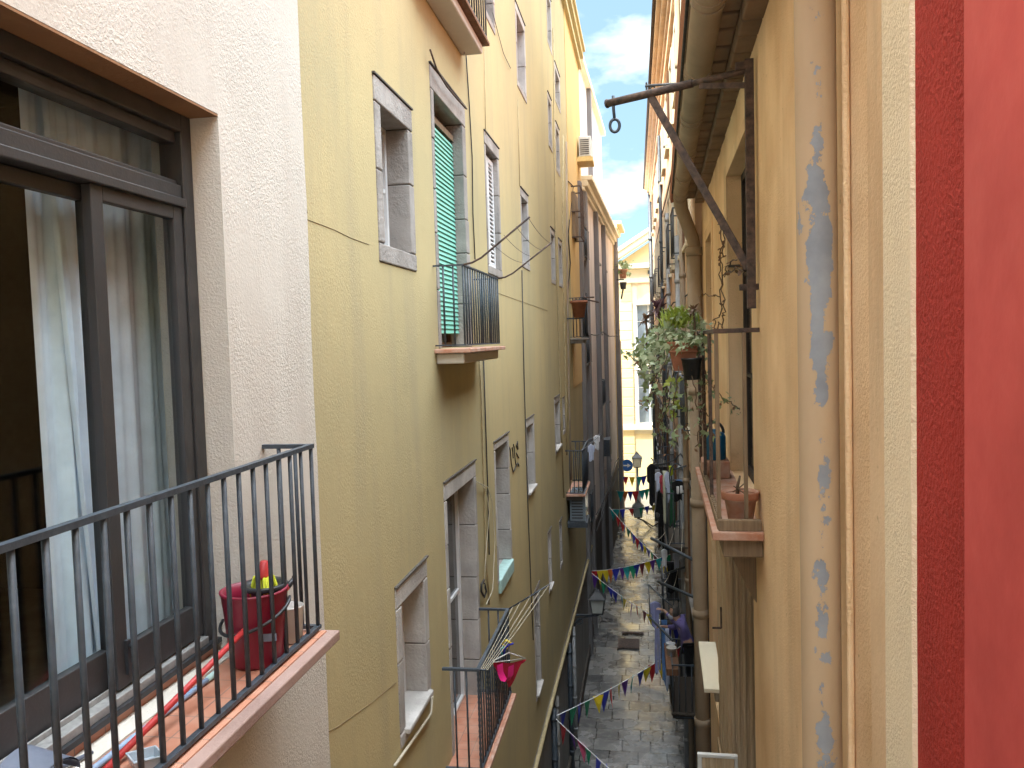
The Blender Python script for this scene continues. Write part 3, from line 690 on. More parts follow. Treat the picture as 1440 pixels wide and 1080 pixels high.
# small far balcony with laundry
sG = L1.hit(803, 680, .0)[0]-1.2; zG = EZ-4.35
zG = L1.hit(806, 682, .05)[1]; slab(L1, yb, sG, sG+1.6, zG, .36, rim='terracotta_old', under='ground_floor_dark')
railing(L1, sG, sG+1.6, 0, .36, zG+.04, zG+.95, yb, 14, 3, r=.01, cap=.03)
zH = L1.hit(800, 476, .1)[1]; slab(L1, yb, sG+2.0, sG+3.0, zH, .32, rim='stone', under='stone'); railing(L1, sG+2.0, sG+3.0, 0, .32, zH+.03, zH+.95, yb, 9, 3, r=.012, cap=.03)

# cables, pipes, cracks
def strip(name, pts, r, mat, F=L1, t=.014, parent=yb, n=6):
    b = MB(); P3 = [F.P(*F.hit(px, py, t), t) for px, py in pts]; b.tube(P3, r, n); return b.build(name, M[mat], parent, True)
strip('cable', [(655,72),(660,150),(664,222),(665,300),(668,365)], .007, 'cable')
strip('cable', [(648,0),(652,40),(653,76)], .007, 'pipe_grey', t=.05)
strip('cable', [(681,60),(682,130),(683,190)], .005, 'cable_tan')
strip('cable', [(675,505),(678,600),(681,690),(683,780),(688,850)], .010, 'cable_tan')
strip('cable', [(680,505),(683,600),(686,690),(688,780)], .008, 'cable')
strip('cable', [(734,380),(737,530),(742,700),(747,835),(750,900)], .008, 'cable')
strip('cable', [(728,140),(731,262)], .006, 'cable_tan')
strip('cable', [(778,40),(781,325),(785,440),(788,560),(793,700)], .014, 'cable_tan')
strip('cable', [(796,200),(797,330),(798,440),(800,560),(803,675)], .03, 'concrete')
strip('cable', [(792,190),(791,300),(793,440),(796,560),(797,640)], .02, 'cable_tan')
strip('cable', [(799,255),(806,262),(803,290),(799,330),(802,370),(798,420)], .014, 'cable')
strip('cable', [(670,677),(677,681),(684,690),(688,720),(684,770),(680,840)], .005, 'cable_pale', t=.03)
strip('cable', [(676,680),(686,685),(692,705),(696,760),(693,830),(684,850)], .005, 'cable_pale', t=.05)
strip('cable', [(681,815),(677,822),(677,832),(681,840),(684,832),(681,820)], .010, 'cable', t=.03)
strip('cable', [(693,18),(700,45),(708,75),(718,96)], .004, 'cable')
strip('crack', [(430,308),(452,316),(470,323),(492,334),(519,344)], .0022, 'crack', t=.001)
strip('crack', [(557,960),(520,990),(475,1022),(460,1030)], .0018, 'crack', t=.001)
strip('crack', [(700,412),(722,420),(745,428),(770,437)], .003, 'crack', t=.001)
strip('crack', [(423,225),(428,262),(432,300)], .002, 'crack', t=.001)
strip('iron_rod', [(605,70),(614,97),(628,121),(643,139),(656,153)], .009, 'iron_rust', t=.05)
strip('conduit', [(608,972),(606,1004),(598,1016),(555,1077)], .011, 'cable_pale', t=.02)
b = MB(); b.tube([L1.P(9.4, EZ-6.12, .05), L1.P(14, EZ-6.13, .05), L1.P(19, EZ-6.2, .05), L1.P(24.5, EZ-6.25, .05)], .032, 10); b.build('conduit', M['cable_tan'], yb, True)
b = MB(); b.tube([L1.P(9.4, EZ-6.22, .04), L1.P(24.5, EZ-6.36, .04)], .02, 8); b.build('cable', M['cable'], yb, True)
for s_, r_, mt_ in ((13.6,.05,'iron'),(14.1,.035,'grey_plinth'),(16.6,.05,'iron'),(17.6,.04,'pipe_grey')):
    b = MB(); b.tube([L1.P(s_, 0, .06), L1.P(s_, EZ-6.3, .06)], r_, 10)
    for k in range(4): b.tube([L1.P(s_, .4+k*.7, .06), L1.P(s_, .45+k*.7, .06)], r_*1.25, 10)
    b.build('drain_pipe', M[mt_], yb, True)
b = MB(); b.box(L1, 4, 24.5, .02, .34, .006, .05); b.build('plinth_course', M['ground_floor_dark'], yb)
# sprayed scrawl: strokes drawn on the wall
def stroke(pts, r=.010):
    b = MB(); b.tube([L1.P(*L1.hit(710+x/13.5, 600+y/13.5, .004), .004) for x, y in pts], r, 5); return b
b = MB()
for st_ in ([(85,390),(98,440),(108,560),(118,690),(140,800),(158,862)], [(135,395),(148,480),(155,600)], [(160,335),(175,390),(182,500),(195,640),(212,740)], [(158,862),(190,790),(212,740)], [(240,285),(212,352),(245,430)], [(238,300),(246,420)], [(215,500),(243,560),(262,590)], [(212,740),(245,690),(262,750)], [(240,690),(268,730)]):
    k = stroke(st_); b.add(k.v, k.f)
b.build('graffiti', M['marker'], yb)

# rooftop antenna
c = L1.P(22.5, YT, -.3); an = thing('tv_antenna', c, 'thin metal television antenna on the yellow roof edge against the sky', 'antenna')
b = MB(); b.tube([c, c+Vector((0,0,1.5))], .014, 6); b.build('mast', M['pipe_grey'], an)
b = MB(); b.tube([c+Vector((-.1,-.4,1.35)), c+Vector((.3,.5,1.35))], .010, 6)
for i in range(6): q = c+Vector((-.1,-.4,1.35))+Vector((.4,.9,0))*(i/5); b.tube([q+Vector((-.22,.1,0)), q+Vector((.22,-.1,0))], .007, 5)
b.build('boom', M['pipe_grey'], an)

# air conditioners and boxes on the yellow wall
def ac_unit(px, py, s_, w_, h_, dp_, lab, mat='ac', stand='ac_yellow'):
    z = L1.hit(px, py, .2)[1]; c = L1.P(s_, z, .0); o = thing('air_conditioner', c, lab, 'air conditioner', None)
    b = MB(); b.box(L1, s_, s_+w_, z, z+h_, .06, .06+dp_); b.build('casing', M[mat], o, bevel=.02)
    b = MB()
    for i in range(8): b.box(L1, s_-.012, s_, z+h_*(.1+.1*i), z+h_*(.14+.1*i), .1, dp_)
    b.build('grille', M['black_plastic'], o)
    b = MB(); b.box(L1, s_-.02, s_+w_+.02, z-.14, z-.02, .0, dp_+.1); b.box(L1, s_-.02, s_+w_+.02, z-.02, z+.0, .0, dp_+.06); b.build('bracket', M[stand], o, bevel=.01)
    return o
ac_unit(815, 201, 23.0, .8, .55, .34, 'small white air conditioner on a yellowed bracket high on the orange wall')
ac_unit(812, 730, sG+.1, .75, .62, .34, 'pale blue grey air conditioner hanging below the small laundry balcony', 'pane_pale', 'iron')

def drying_shelf(nm, s0, s1, zc, h_, lab, cat):
    c = L1.P(s0, zc, 0); o = thing(nm, c, lab, cat)
    b = MB()
    for i in range(9): s_ = s0+(s1-s0)*i/8; b.tube([L1.P(s_, zc, .24), L1.P(s_, zc+h_, .24)], .012, 6)
    for z in (zc, zc+h_*.5, zc+h_): b.bar(L1.P(s0, z, .24), L1.P(s1, z, .24), .03); b.bar(L1.P(s0, z, 0), L1.P(s0, z, .24), .03); b.bar(L1.P(s1, z, 0), L1.P(s1, z, .24), .03)
    b.build('cage', M['iron_rust'], o); b = MB(); b.box(L1, s0+.02, s1-.02, zc+.02, zc+h_*.9, .02, .10); b.build('backboard', M['wood_grey'], o)
zc = L1.hit(806, 328, .1)[1]; drying_shelf('window_cage', 20.6, 21.6, zc, 1.25, 'dark iron window cage full of clutter on the orange wall', 'window cage')
def cloth_sheet(F, nm, s0, s1, z0, z1, t, mat, lab, cat='cloth', amp=.015, tag_=True):
    b = MB(); n, k = 16, 10
    for off in (0, .008):
        for j in range(k+1):
            for i in range(n+1):
                u, v = i/n, j/k; b.v.append(F.P(s0+(s1-s0)*u+.01*math.sin(v*5), z1+(z0-z1)*v, t+off+amp*math.sin(u*17+v*2)*(0.3+v)))
    nn = (n+1)*(k+1)
    for o_ in (0, nn):
        for j in range(k):
            for i in range(n): q = o_+j*(n+1)+i; b.f.append([q, q+1, q+n+2, q+n+1])
    for i in range(n): b.f.append([i, i+1, nn+i+1, nn+i]); q = k*(n+1)+i; b.f.append([q, q+1, nn+q+1, nn+q])
    for j in range(k): q = j*(n+1); b.f.append([q, q+n+1, nn+q+n+1, nn+q]); q += n; b.f.append([q, q+n+1, nn+q+n+1, nn+q])
    o = b.build(nm, M[mat], None, True); return tag(o, lab, cat)
cloth_sheet(L1, 'black_tarpaulin', sG+2.6, sG+3.0, zH+.05, zH+1.1, .35, 'cl_black', 'black cloth hung over the rail of the far balcony above the cables', 'cloth')

# ================================================================== PINK AND CORNER BUILDINGS (far left)
pk = thing('pink_building', L2.P(0,0), 'grimy pink house with dark grey vertical pilasters and a moulded cornice, far left', 'building')
ps_ = [L2.hit(px, 480, .2)[0] for px in (826, 847.5, 857)]; ps_ = [ps_[0]-.25, ps_[1]-.3, ps_[2]-.3]
E2 = 14.6; PZ = EZ+4.75
cols = [(ps_[0]+1.0, ps_[0]+2.3), (ps_[1]+.9, ps_[1]+2.0), (ps_[2]+.8, ps_[2]+1.8)]
lev = [[(2.35,4.05),(-.75,1.5),(-3.2,-1.6),(-5.4,-4.3)], [(2.7,4.35),(.15,1.95),(-2.4,-.9),(-4.9,-3.3)], [(2.7,4.3),(.1,1.7),(-2.6,-1.0),(-5,-3.6)]]
H2 = [(c0, c1, EZ+z0, EZ+z1, .25) for (c0, c1), lv in zip(cols, lev) for z0, z1 in lv]
wall(L2, 0, E2, 0, PZ, H2, M['pink'], pk, depth=7)
HA = [(c0+.1, c1-.1, EZ+5.7, EZ+7.1, .2) for c0, c1 in cols[:2]]
wall(L2, .0, 10.6, PZ, EZ+8.5, HA, M['pink'], pk, 'attic_wall', depth=7, t=-.12)
b = MB(); b.box(L2, -.02, 10.7, EZ+8.46, EZ+8.62, -1, .06); b.build('attic_eaves', M['far_pale'], pk)
b = MB(); b.box(L2, ps_[1]-.1, ps_[1]+.28, PZ+.1, EZ+8.46, -.12, .02); b.build('attic_pilaster', M['dark_pilaster'], pk)
b = MB(); b.box(L2, -.1, E2, PZ-.42, PZ-.3, 0, .10); b.box(L2, -.1, E2, PZ-.3, PZ-.12, 0, .20); b.box(L2, -.1, E2, PZ-.12, PZ+.02, -.2, .34); b.build('cornice', M['far_pale'], pk, bevel=.02)
for s_ in ps_+[-.02]:
    b = MB(); b.box(L2, s_, s_+.34, 0, PZ-.42, 0, .15); b.build('pilaster', M['dark_pilaster'], pk, bevel=.02)
for i, h in enumerate(H2):
    o = window(L2, h[:4], pk, t=-.035, pane='pane', frame='wood_brown' if i % 2 else 'grey_shutter', fw=.06)
    b = MB(); b.box(L2, h[0]-.06, h[1]+.06, h[2]-.07, h[2], -.03, .09); b.build('sill', M['stone'], o)
    if i in (0, 1, 3, 6): railing(L2, h[0]-.03, h[1]+.03, 0, .12, h[2]+.03, h[2]+.85, pk, 9, 0, r=.012, cap=.04)
for h in HA: window(L2, h[:4], pk, t=-.25, fw=.06)
h = H2[5]; louvres(L2, h[0], h[1], h[2]-.02, h[3], .03, pk, 'green_shutter', .07)
h = H2[9]; louvres(L2, h[0], h[1], h[2], h[3], .03, pk, 'green_shutter', .07)
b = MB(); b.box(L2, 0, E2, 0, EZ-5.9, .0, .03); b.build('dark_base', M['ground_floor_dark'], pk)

b = MB()
for z, dz in ((EZ-5.7,.15),(EZ-5.2,-.2),(EZ+.1,.1)): b.tube(wire([L2.P(-.5,z,.24), L2.P(4,z+dz,.24), L2.P(9,z-dz*.5,.24), L2.P(14.5,z+dz,.24)], .06), .016, 6)
b.build('cable', M['cable'], pk)
b = MB(); b.box(L2, 5.2, 6.0, EZ-4.3, EZ-3.7, .0, .3); b.build('meter_box', M['iron'], pk)
cb = thing('corner_building', L2.P(E2,0), 'bright yellow corner house with shallow eaves where the alley meets the square', 'building')
wall(L2, E2, 18.0, 0, EZ+5.35, [(E2+1.6,E2+2.5,EZ+2.2,EZ+3.9,.2),(E2+1.6,E2+2.5,EZ-1.4,EZ+.6,.2),(E2+1.6,E2+2.5,EZ-5,EZ-3.2,.2)], M['far_yellow'], cb, depth=8, t=.05)
for z0, z1 in ((2.2,3.9),(-1.4,.6),(-5,-3.2)): window(L2, (E2+1.6,E2+2.5,EZ+z0,EZ+z1), cb, t=-.12, frame='grey_shutter')
b = MB(); b.box(L2, E2-.05, 18.1, EZ+5.1, EZ+5.3, .05, .22); b.box(L2, E2-.05, 18.2, EZ+5.3, EZ+5.45, -.3, .42); b.build('eaves', M['far_yellow'], cb)
b = MB(); b.tube([L2.P(E2+.12, 0, .12), L2.P(E2+.12, EZ+5.1, .12)], .13, 10); b.build('drain_pipe', M['dark_pilaster'], cb)
b = MB(); b.box(L2, 17.2, 18.03, 0, EZ-.2, .05, .12); b.build('dark_corner_strip', M['wood_brown'], cb)

# ================================================================== FACADE AT THE END
eb = thing('classical_building', (0, 47.5, 0), 'sunlit pale yellow classical facade with a pediment closing the end of the alley', 'building')
X = lambda px, py: EF.hit(px, py)
zE = lambda py: EF.hit(900, py)[1]; xE = lambda px, py=500: EF.hit(px, py)[0]
wl, wr = xE(896), xE(896)+1.35
holesE = [(wl, wr, zE(596), zE(520), .3), (wl, wr, zE(500), zE(428), .3)]
holesE += [(wl+3.2*k, wr+3.2*k, a, b_, .3) for k in (1,2) for _, _, a, b_, _ in holesE[:2]]
x0, x1 = xE(868), xE(868)+12.5
wall(EF, -16, 16, 0, zE(388), holesE, M['far_pale'], eb, depth=9, rev=.3)
for h in holesE:
    window(EF, h[:4], eb, t=-.2, frame='white_paint', pane='pane_pale', mullions=1, rails=2, fw=.06)
for h in holesE[:2]:
    b = MB(); b.box(EF, h[0]-.16, h[0], h[2], h[3]+.12, 0, .07); b.box(EF, h[1], h[1]+.16, h[2], h[3]+.12, 0, .07); b.box(EF, h[0]-.16, h[1]+.16, h[3], h[3]+.14, 0, .1); b.build('window_surround', M['white_paint'], eb)
pl0, pl1 = xE(868), xE(890)
b = MB(); z = .1
while z < zE(400): b.box(EF, pl0-.3, pl1, z, z+.50, 0, .10); z += .545
b.build('rusticated_pilaster', M['far_yellow'], eb, bevel=.02)
b = MB(); b.box(EF, pl0-.3, pl1, 0, zE(398), 0, .085); b.build('pilaster_core', M['far_yellow'], eb)
b = MB(); b.box(EF, -16, 16, zE(604), zE(597), 0, .22); b.build('string_course', M['far_pale'], eb)
b = MB(); b.box(EF, pl1+.02, 16, zE(690), zE(610), 0, .05); b.build('lower_panel', M['far_yellow'], eb)
b = MB(); b.box(EF, wl+.1, wr+1, zE(425), zE(398), 0, .06); b.build('upper_panel', M['peach'], eb)
b = MB(); b.box(EF, -16, 16, zE(398), zE(390), 0, .16); b.box(EF, -16, 16, zE(390), zE(378), 0, .08); b.box(EF, -16, 16, zE(378), zE(371), -.3, .5); b.build('entablature', M['far_pale'], eb, bevel=.03)
pz0 = zE(371); pxl = xE(869); pw = 6.4; ph = pw*.62
b = MB(); b.hexa([EF.P(pxl,pz0,-.1),EF.P(pxl+2*pw,pz0,-.1),EF.P(pxl+2*pw,pz0,.1),EF.P(pxl,pz0,.1),EF.P(pxl+pw-.02,pz0+ph,-.1),EF.P(pxl+pw+.02,pz0+ph,-.1),EF.P(pxl+pw+.02,pz0+ph,.1),EF.P(pxl+pw-.02,pz0+ph,.1)]); b.build('pediment', M['far_yellow'], eb)
b = MB()
for sg in (-1, 1):
    a = EF.P(pxl+pw, pz0+ph+.3, .3); e = EF.P(pxl+pw+sg*(pw+.7), pz0-.05, .3); b.bar(a, e, .9, .34); b.bar(a+Vector((0,.1,.28)), e+Vector((0,.1,.28)), 1.3, .2)
b.build('raking_cornice', M['far_pale'], eb, bevel=.03)
b = MB(); b.box(EF, xE(916, 385)-.2, xE(916, 385)+.35, zE(386), zE(381), .08, .2); b.build('vent', M['iron'], eb)

# ================================================================== RED HOUSE (the photographer's side) AND TAN HOUSE
rb = thing('red_building', R1.P(2.2, 0), 'rough red plastered wall with a glossy red pilaster, at the right edge', 'building')
sRc = R1.hit(1288, 500)[0]; sCt = R1.hit(1249, 500)[0]
wall(R1, 1.1, sRc, 0, EZ+4.2, [], M['red_rough'], rb, t=.0, sides=(False, False))
wall(R1, -9, 1.1, 0, EZ+4.2, [], M['cream'], rb, 'rear_wall', t=.0, sides=(True, False))
b = MB(); zs = [EZ-4+i*.05 for i in range(165)]
for z, z2 in zip(zs[:-1], zs[1:]):
    e = lambda q: sRc+.006*noise.noise(Vector((q*2, 0, 1)))+.004*noise.noise(Vector((q*9, 0, 1)))
    f_ = lambda q: sCt+.006*noise.noise(Vector((q*1.1, 8, 1)))
    b.quad(R1.P(e(z),z,.012), R1.P(e(z2),z2,.012), R1.P(f_(z2),z2,.012), R1.P(f_(z),z,.012))
    b.quad(R1.P(e(z),z,.012), R1.P(e(z2),z2,.012), R1.P(e(z2)-.004,z2,-.004), R1.P(e(z)-.004,z,-.004)); b.quad(R1.P(f_(z),z,.012), R1.P(f_(z2),z2,.012), R1.P(f_(z2)+.006,z2,-.004), R1.P(f_(z),z,-.004))
b.build('cream_band', M['cream'], rb)
sP = R1.hit(1356, 500, .03)[0]
b = MB(); b.box(R1, 1.12, sP, EZ-4, EZ+4, -.02, .034); b.build('red_pilaster', M['red_smooth'], rb, bevel=.012)

tb = thing('tan_building', R1.P(2.4, 0), 'weathered tan plastered house with deep tiled eaves and a fat gutter on the right', 'building')
WA = (6.0, 7.95, EZ-1.30, EZ+1.46); 
WB = (6.15, 8.3, EZ-5.2, EZ-1.72); WC = (10.3, 11.5, EZ-1.2, EZ+1.25); WD = (10.4, 11.5, EZ-5, EZ-2.6)
TT = EZ+1.98
wall(R1, sRc+.001, 13.05, 0, TT, [WA+(.30,), WB+(.34,), WC+(.25,), WD+(.25,)], M['tan'], tb, rev=.3, depth=7, t=-.002)
s_a, s_b = R1.hit(1246, 500, .01)[0], R1.hit(1221, 500, .01)[0]
b = MB(); b.box(R1, s_a-.03, s_b, 0, TT, -.002, .009); b.build('smooth_plaster_strip', M['tan_smooth'], tb, bevel=.006)
# window A (behind the planted balcony)
b = MB(); b.box(R1, 7.945, 8.15, WA[2], WA[3]+.1, -.002, .010); b.box(R1, 5.93, 7.945, WA[3], WA[3]+.1, -.002, .008); b.build('window_band', M['tan_smooth'], tb, bevel=.004)
window(R1, (6.02, 7.945, WA[2], WA[3]), tb, t=-.16, frame='dark_frame', mullions=1, rails=2, fw=.07)
b = MB(); b.box(R1, 7.9, 7.948, EZ+.62, EZ+.64, -.28, .0); b.build('lintel_joint', M['joint'], tb)
# window B below: wooden jambs and folded shutters
window(R1, (6.2, 8.28, WB[2], WB[3]), tb, t=-.28, frame='wood_brown', mullions=1, rails=2, fw=.08)
b = MB(); b.box(R1, 8.25, 8.298, WB[2], WB[3], -.235, .010); b.build('door_jamb', M['wood_tan'], tb, bevel=.006)
for t0_, t1_, q_ in ((-.02, .014, .03), (-.075, -.05, .022), (-.135, -.10, .035), (-.20, -.165, .02)):
    b = MB(); b.box(R1, 8.25-q_, 8.249, WB[2], WB[3], t0_, t1_); b.build('jamb_moulding', M['wood_tan'], tb, bevel=.006)
b = MB(); b.box(R1, 8.20, 8.299, WB[2], WB[3], -.33, -.237); b.build('brown_door_edge', M['wood_brown'], tb)
b = MB()
for i in range(7): b.box(R1, 8.32+i*.20, 8.51+i*.20, WB[2]+.03, WB[3]-.05, .004, .045+.006*(i % 2))
b.box(R1, 8.32, 9.70, WB[2]+.3, WB[2]+.45, .05, .07); b.box(R1, 8.32, 9.70, WB[3]-.5, WB[3]-.35, .05, .07)
b.build('folded_shutter', M['wood_tan'], tb, bevel=.004)
b = MB(); q = R1.P(8.6, EZ-3.05, .075); b.tube([q+Vector((-.06,0,0)), q, q+Vector((0,0,.22))], .010, 6); b.tube([q+Vector((-.09,0,0)), q], .012, 6); b.build('shutter_stay', M['iron_rust'], tb)
window(R1, WC, tb, t=-.2, frame='wood_brown', fw=.07); window(R1, WD, tb, t=-.2, frame='wood_brown', fw=.07)
b = MB(); b.box(R1, 10.1, 10.3, WC[2], WC[3]+.15, -.002, .014); b.box(R1, 11.5, 11.75, WC[2], WC[3]+.15, -.002, .014); b.box(R1, 10.3, 11.5, WC[3], WC[3]+.15, -.002, .014); b.build('window_band', M['tan_smooth'], tb, bevel=.004)
# white sill slab and wooden blind at the bottom
sS = R1.hit(1003, 975, .12)[0]; zS = R1.hit(1003, 975, .12)[1]
b = MB(); b.box(R1, sS, sS+1.5, zS, zS+.05, .0, .22); b.build('marble_sill', M['far_pale'], tb, bevel=.006); b = MB(); b.box(R1, sS+.03, sS+1.4, zS-.12, zS, .0, .10); b.build('sill_bracket', M['concrete'], tb, bevel=.02)
p_ = R1.hit(1033, 1068, .03); 
q0 = p_[0]; q1 = R1.hit(975, 1060, .38)[0]
b = MB(); b.box(R1, q0, q0+.05, p_[1]-1.0, p_[1], .0, .03); b.box(R1, q0, q0+.05, p_[1]-1.0, p_[1], .33, .37); b.box(R1, q0, q0+.05, p_[1], p_[1]+.03, 0, .37); fr_ = b.build('blind_frame', M['white_plastic'], tb, bevel=.004)
b = MB()
for i in range(9): b.box(R1, q0+.01+.006*(i % 2), q0+.03+.006*(i % 2), p_[1]-.95, p_[1]-.001, .032+i*.033, .062+i*.033)
b.build('slats', M['wood_tan'], fr_, bevel=.002)
# eaves: corbelled tiles, boards, gutter
b = MB(); s = sRc+.0
while s < 11.9:
    w_ = random.uniform(.26,.34)
    b.box(R1, s, s+w_-.03, TT-.12+random.uniform(-.01,.01), TT+.0, -.01, .12)
    b.box(R1, s+.08, s+w_+.02, TT-.045, TT+.02, .12, .26+random.uniform(-.01,.02)); s += w_
b.build('eaves_tiles', M['eaves_brown'], tb, bevel=.012)
b = MB(); b.box(R1, sRc, 12.0, TT+.022, TT+.06, -.1, .42); b.build('eaves_board', M['wood_grey'], tb)
b = MB(); P = R1.P; b.hexa([P(sRc,TT+.062,.44),P(13.05,TT+.062,.44),P(13.05,TT+1.9,-5),P(sRc,TT+1.9,-5),P(sRc,TT+.15,.46),P(13.05,TT+.15,.46),P(13.05,TT+2.0,-5),P(sRc,TT+2.0,-5)]); b.build('roof', M['terracotta'], tb)
zg = EZ+1.98; tg = .315; rg = .098; SG = 12.1
b = MB(); n = 40
for k in range(n):
    s0_, s1_ = sRc+(SG-sRc)*k/n, sRc+(SG-sRc)*(k+1)/n
    b.tube([P(s0_, zg, tg), P(s1_, zg, tg)], rg, 20, caps=False)
gt = b.build('gutter', M['concrete'], tb, True)
for s_ in [3.0, 4.0, 4.95, 5.05, 6.3, 6.42, 7.6, 7.75, 9.0, 9.15, 10.4, 10.55, 11.6, 11.75, 12.05]:
    b = MB(); b.tube([P(s_, zg, tg), P(s_+.045, zg, tg)], rg*1.09, 20); b.build('gutter_joint', M['concrete'], gt)
b = MB(); b.tube([P(sRc, zg+.05, tg+.115), P(SG, zg+.06, tg+.115)], .012, 6); b.build('gutter_wire', M['cable'], gt)
pe = [P(SG, zg-.0, tg), P(SG+.12, zg-.05, tg-.0), P(SG+.2, zg-.16, tg-.02), P(SG+.45, zg-.55, .14), P(SG+.5, zg-.65, .12), P(SG+.5, zg-.8, .12)]
b = MB(); b.tube(pe, [rg, rg, rg*.98, rg*.95, rg*.95, rg*.95], 18); b.build('elbow_pipe', M['concrete'], tb, True)
b = MB(); b.tube([P(SG+.5, 0, .12), P(SG+.5, zg-.78, .12)], .108, 18)
for z in (EZ+1.18, EZ-.9, EZ-2.6, EZ-4.3, EZ-6): b.tube([P(SG+.5, z, .12), P(SG+.5, z+.12, .12)], .124, 18)
b.build('drain_pipe', M['concrete'], tb, True)
# the flaking pipe close by
sp0 = (R1.hit(1129, 500, .09)[0]+R1.hit(1180, 500, .09)[0])/2
dist = math.hypot(sp0, .6); rp = 52/2/FOC*sp0*1.0
pc = P(sp0, 0, .025+rp)
b = MB(); b.tube([pc+Vector((0,0,z)) for z in [i*.25 for i in range(44)]], rp, 40); b.build('flaking_drain_pipe', M['peel'], tb, True, origin=pc)
b = MB(); b.tube([P(sp0-rp*1.25, z, .012) for z in (0, 11)], .012, 8); b.build('cable', M['tan'], tb)

# planted balcony of the tan house
Z0 = EZ-1.29; SA, SB, TO = 5.42, 8.15, .325
bl = MB(); bl.box(R1, SA, SB, Z0-.055, Z0, 0, TO); o = bl.build('balcony_slab', M['terracotta_old'], tb, bevel=.006)
b = MB(); b.box(R1, SA+.06, SB-.05, Z0-.18, Z0-.056, 0, TO-.07); b.build('slab_underside', M['wood_grey'], o, bevel=.01)
b = MB(); b.hexa([P(SA+.5,Z0-.62,.0),P(SA+.56,Z0-.62,.0),P(SA+.56,Z0-.58,.03),P(SA+.5,Z0-.58,.03),P(SA+.5,Z0-.181,.0),P(SA+.56,Z0-.181,.0),P(SA+.56,Z0-.181,.22),P(SA+.5,Z0-.181,.22)]); b.build('bracket', M['wood_grey'], o)
b = MB(); b.box(R1, SA+.03, SA+.075, Z0, Z0+.075, .01, TO-.04); b.box(R1, SA+.075, SB-.05, Z0, Z0+.06, TO-.075, TO-.035)
for k in range(40): b.box(R1, SA+.1+k*.064, SA+.13+k*.064, Z0+.06, Z0+.078, TO-.07, TO-.04)
b.build('kerb_rail', M['wood_grey'], o, bevel=.006)
ZT = EZ+.02
b = MB(); b.bar(P(SA+.1, ZT, 0), P(SA+.1, ZT, TO-.03), .016, .03); b.bar(P(SA+.1, ZT, TO-.05), P(SB-.1, ZT, TO-.05), .016, .03); b.bar(P(SB-.1, ZT, 0), P(SB-.1, ZT, TO-.03), .016, .03)
rl = b.build('railing', M['iron_rust'], tb, bevel=.003)
for s_, t_ in [(SA+.1, .10), (SA+.1, TO-.05), (SA+.9, TO-.05), (SA+1.8, TO-.05), (SB-.1, TO-.05), (SB-.1, .12)]:
    b = MB(); b.bar(P(s_, Z0+.05, t_), P(s_, ZT-.015, t_), .026); b.build('baluster', M['wood_grey'] if s_ < SA+.2 else M['iron_rust'], rl, bevel=.003)

# ---- iron hoist on the wall
tip = at(853, 146, 6.03)
hp = P(5.55, EZ+.15, .05); ho = thing('iron_hoist', hp, 'rusty iron hoist arm with a hanging hook, bolted above the planted balcony', 'hoist')
b = MB(); b.bar(P(5.55, EZ+.16, .045), P(5.5, EZ+1.74, .045), .055, .05); b.bar(P(5.5,EZ+1.70,.02), P(5.5,EZ+1.70,.13), .05); b.bar(P(5.55,EZ+.3,.0), P(5.55,EZ+.3,.12), .04); b.build('post', M['iron_rust'], ho, bevel=.004)
root = P(5.5, EZ+1.67, .07); d = tip-root
b = MB(); b.tube([root, root+d*.35], .020, 10); b.tube([root+d*.35, root+d*.995], .027, 10); b.tube([root+d*.99, tip], .032, 10); b.build('arm', M['iron_rust'], ho, True, origin=None)
b = MB(); b.bar(P(5.5, EZ+1.58, .07), root+d*.30+Vector((0,0,-.03)), .02, .035); b.build('stay', M['iron_rust'], ho)
b = MB(); b.bar(root+d*.655+Vector((0,0,-.02)), P(5.55, EZ+.42, .06), .022, .05); b.build('brace', M['iron_rust'], ho, bevel=.003)
hk = root+d*.945; b = MB(); b.tube([hk+Vector((0,0,.045)), hk+Vector((.0,0,-.05)), hk+Vector((.006,0,-.13))], .011, 8)
b.tube([hk+Vector((.006+.034*math.sin(a), 0, -.165+.045*math.cos(a))) for a in [6.283*i/18 for i in range(19)]], .011, 8, caps=False); b.build('hook', M['iron'], ho, True)

# ================================================================== PEACH BUILDING (far right)
pb_ = thing('peach_building', R2.P(-.5, 0), 'tall peach plastered tenement with rows of narrow windows, far right', 'building')
RT2 = EZ+7.15
rows = [(4.6,6.0),(1.5,3.4),(-1.6,.3),(-4.6,-2.7)]
H5 = []; s = .5
while s < 25:
    for z0, z1 in rows: H5.append((s, s+.95, EZ+z0, EZ+z1, .22))
    s += 2.35
wall(R2, -.5, 27.4, EZ-2.45, RT2, [h for h in H5 if h[2] > EZ-2.4], M['peach'], pb_, depth=7)
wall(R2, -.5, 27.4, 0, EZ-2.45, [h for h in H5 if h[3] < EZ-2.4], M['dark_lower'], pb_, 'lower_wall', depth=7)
for i, h in enumerate(H5):
    o = window(R2, h[:4], pb_, t=-.15, frame='wood_brown' if i % 3 else 'white_paint', fw=.06, pane='pane')
    b = MB(); b.box(R2, h[0]-.12, h[0], h[2], h[3]+.14, -.01, .035); b.box(R2, h[1], h[1]+.12, h[2], h[3]+.14, -.01, .035); b.box(R2, h[0], h[1], h[3], h[3]+.14, -.01, .035); b.box(R2, h[0]-.12, h[1]+.12, h[2]-.07, h[2], -.01, .09)
    b.build('surround', M['far_pale'] if h[2] > EZ-2 else M['stone'], o)
    if i % 4 in (1, 2) and i % 3 != 1:
        railing(R2, h[0]-.05, h[1]+.05, .035, .16, h[2]+.05, h[2]+.9, pb_, 8, 0, r=.012, cap=.035)
    elif i % 4 == 3 or i % 7 == 1:
        b = MB(); b.box(R2, h[1]+.01, h[1]+.5, h[2], h[3], .04, .075); b.build('open_shutter', M['wood_brown'], o)
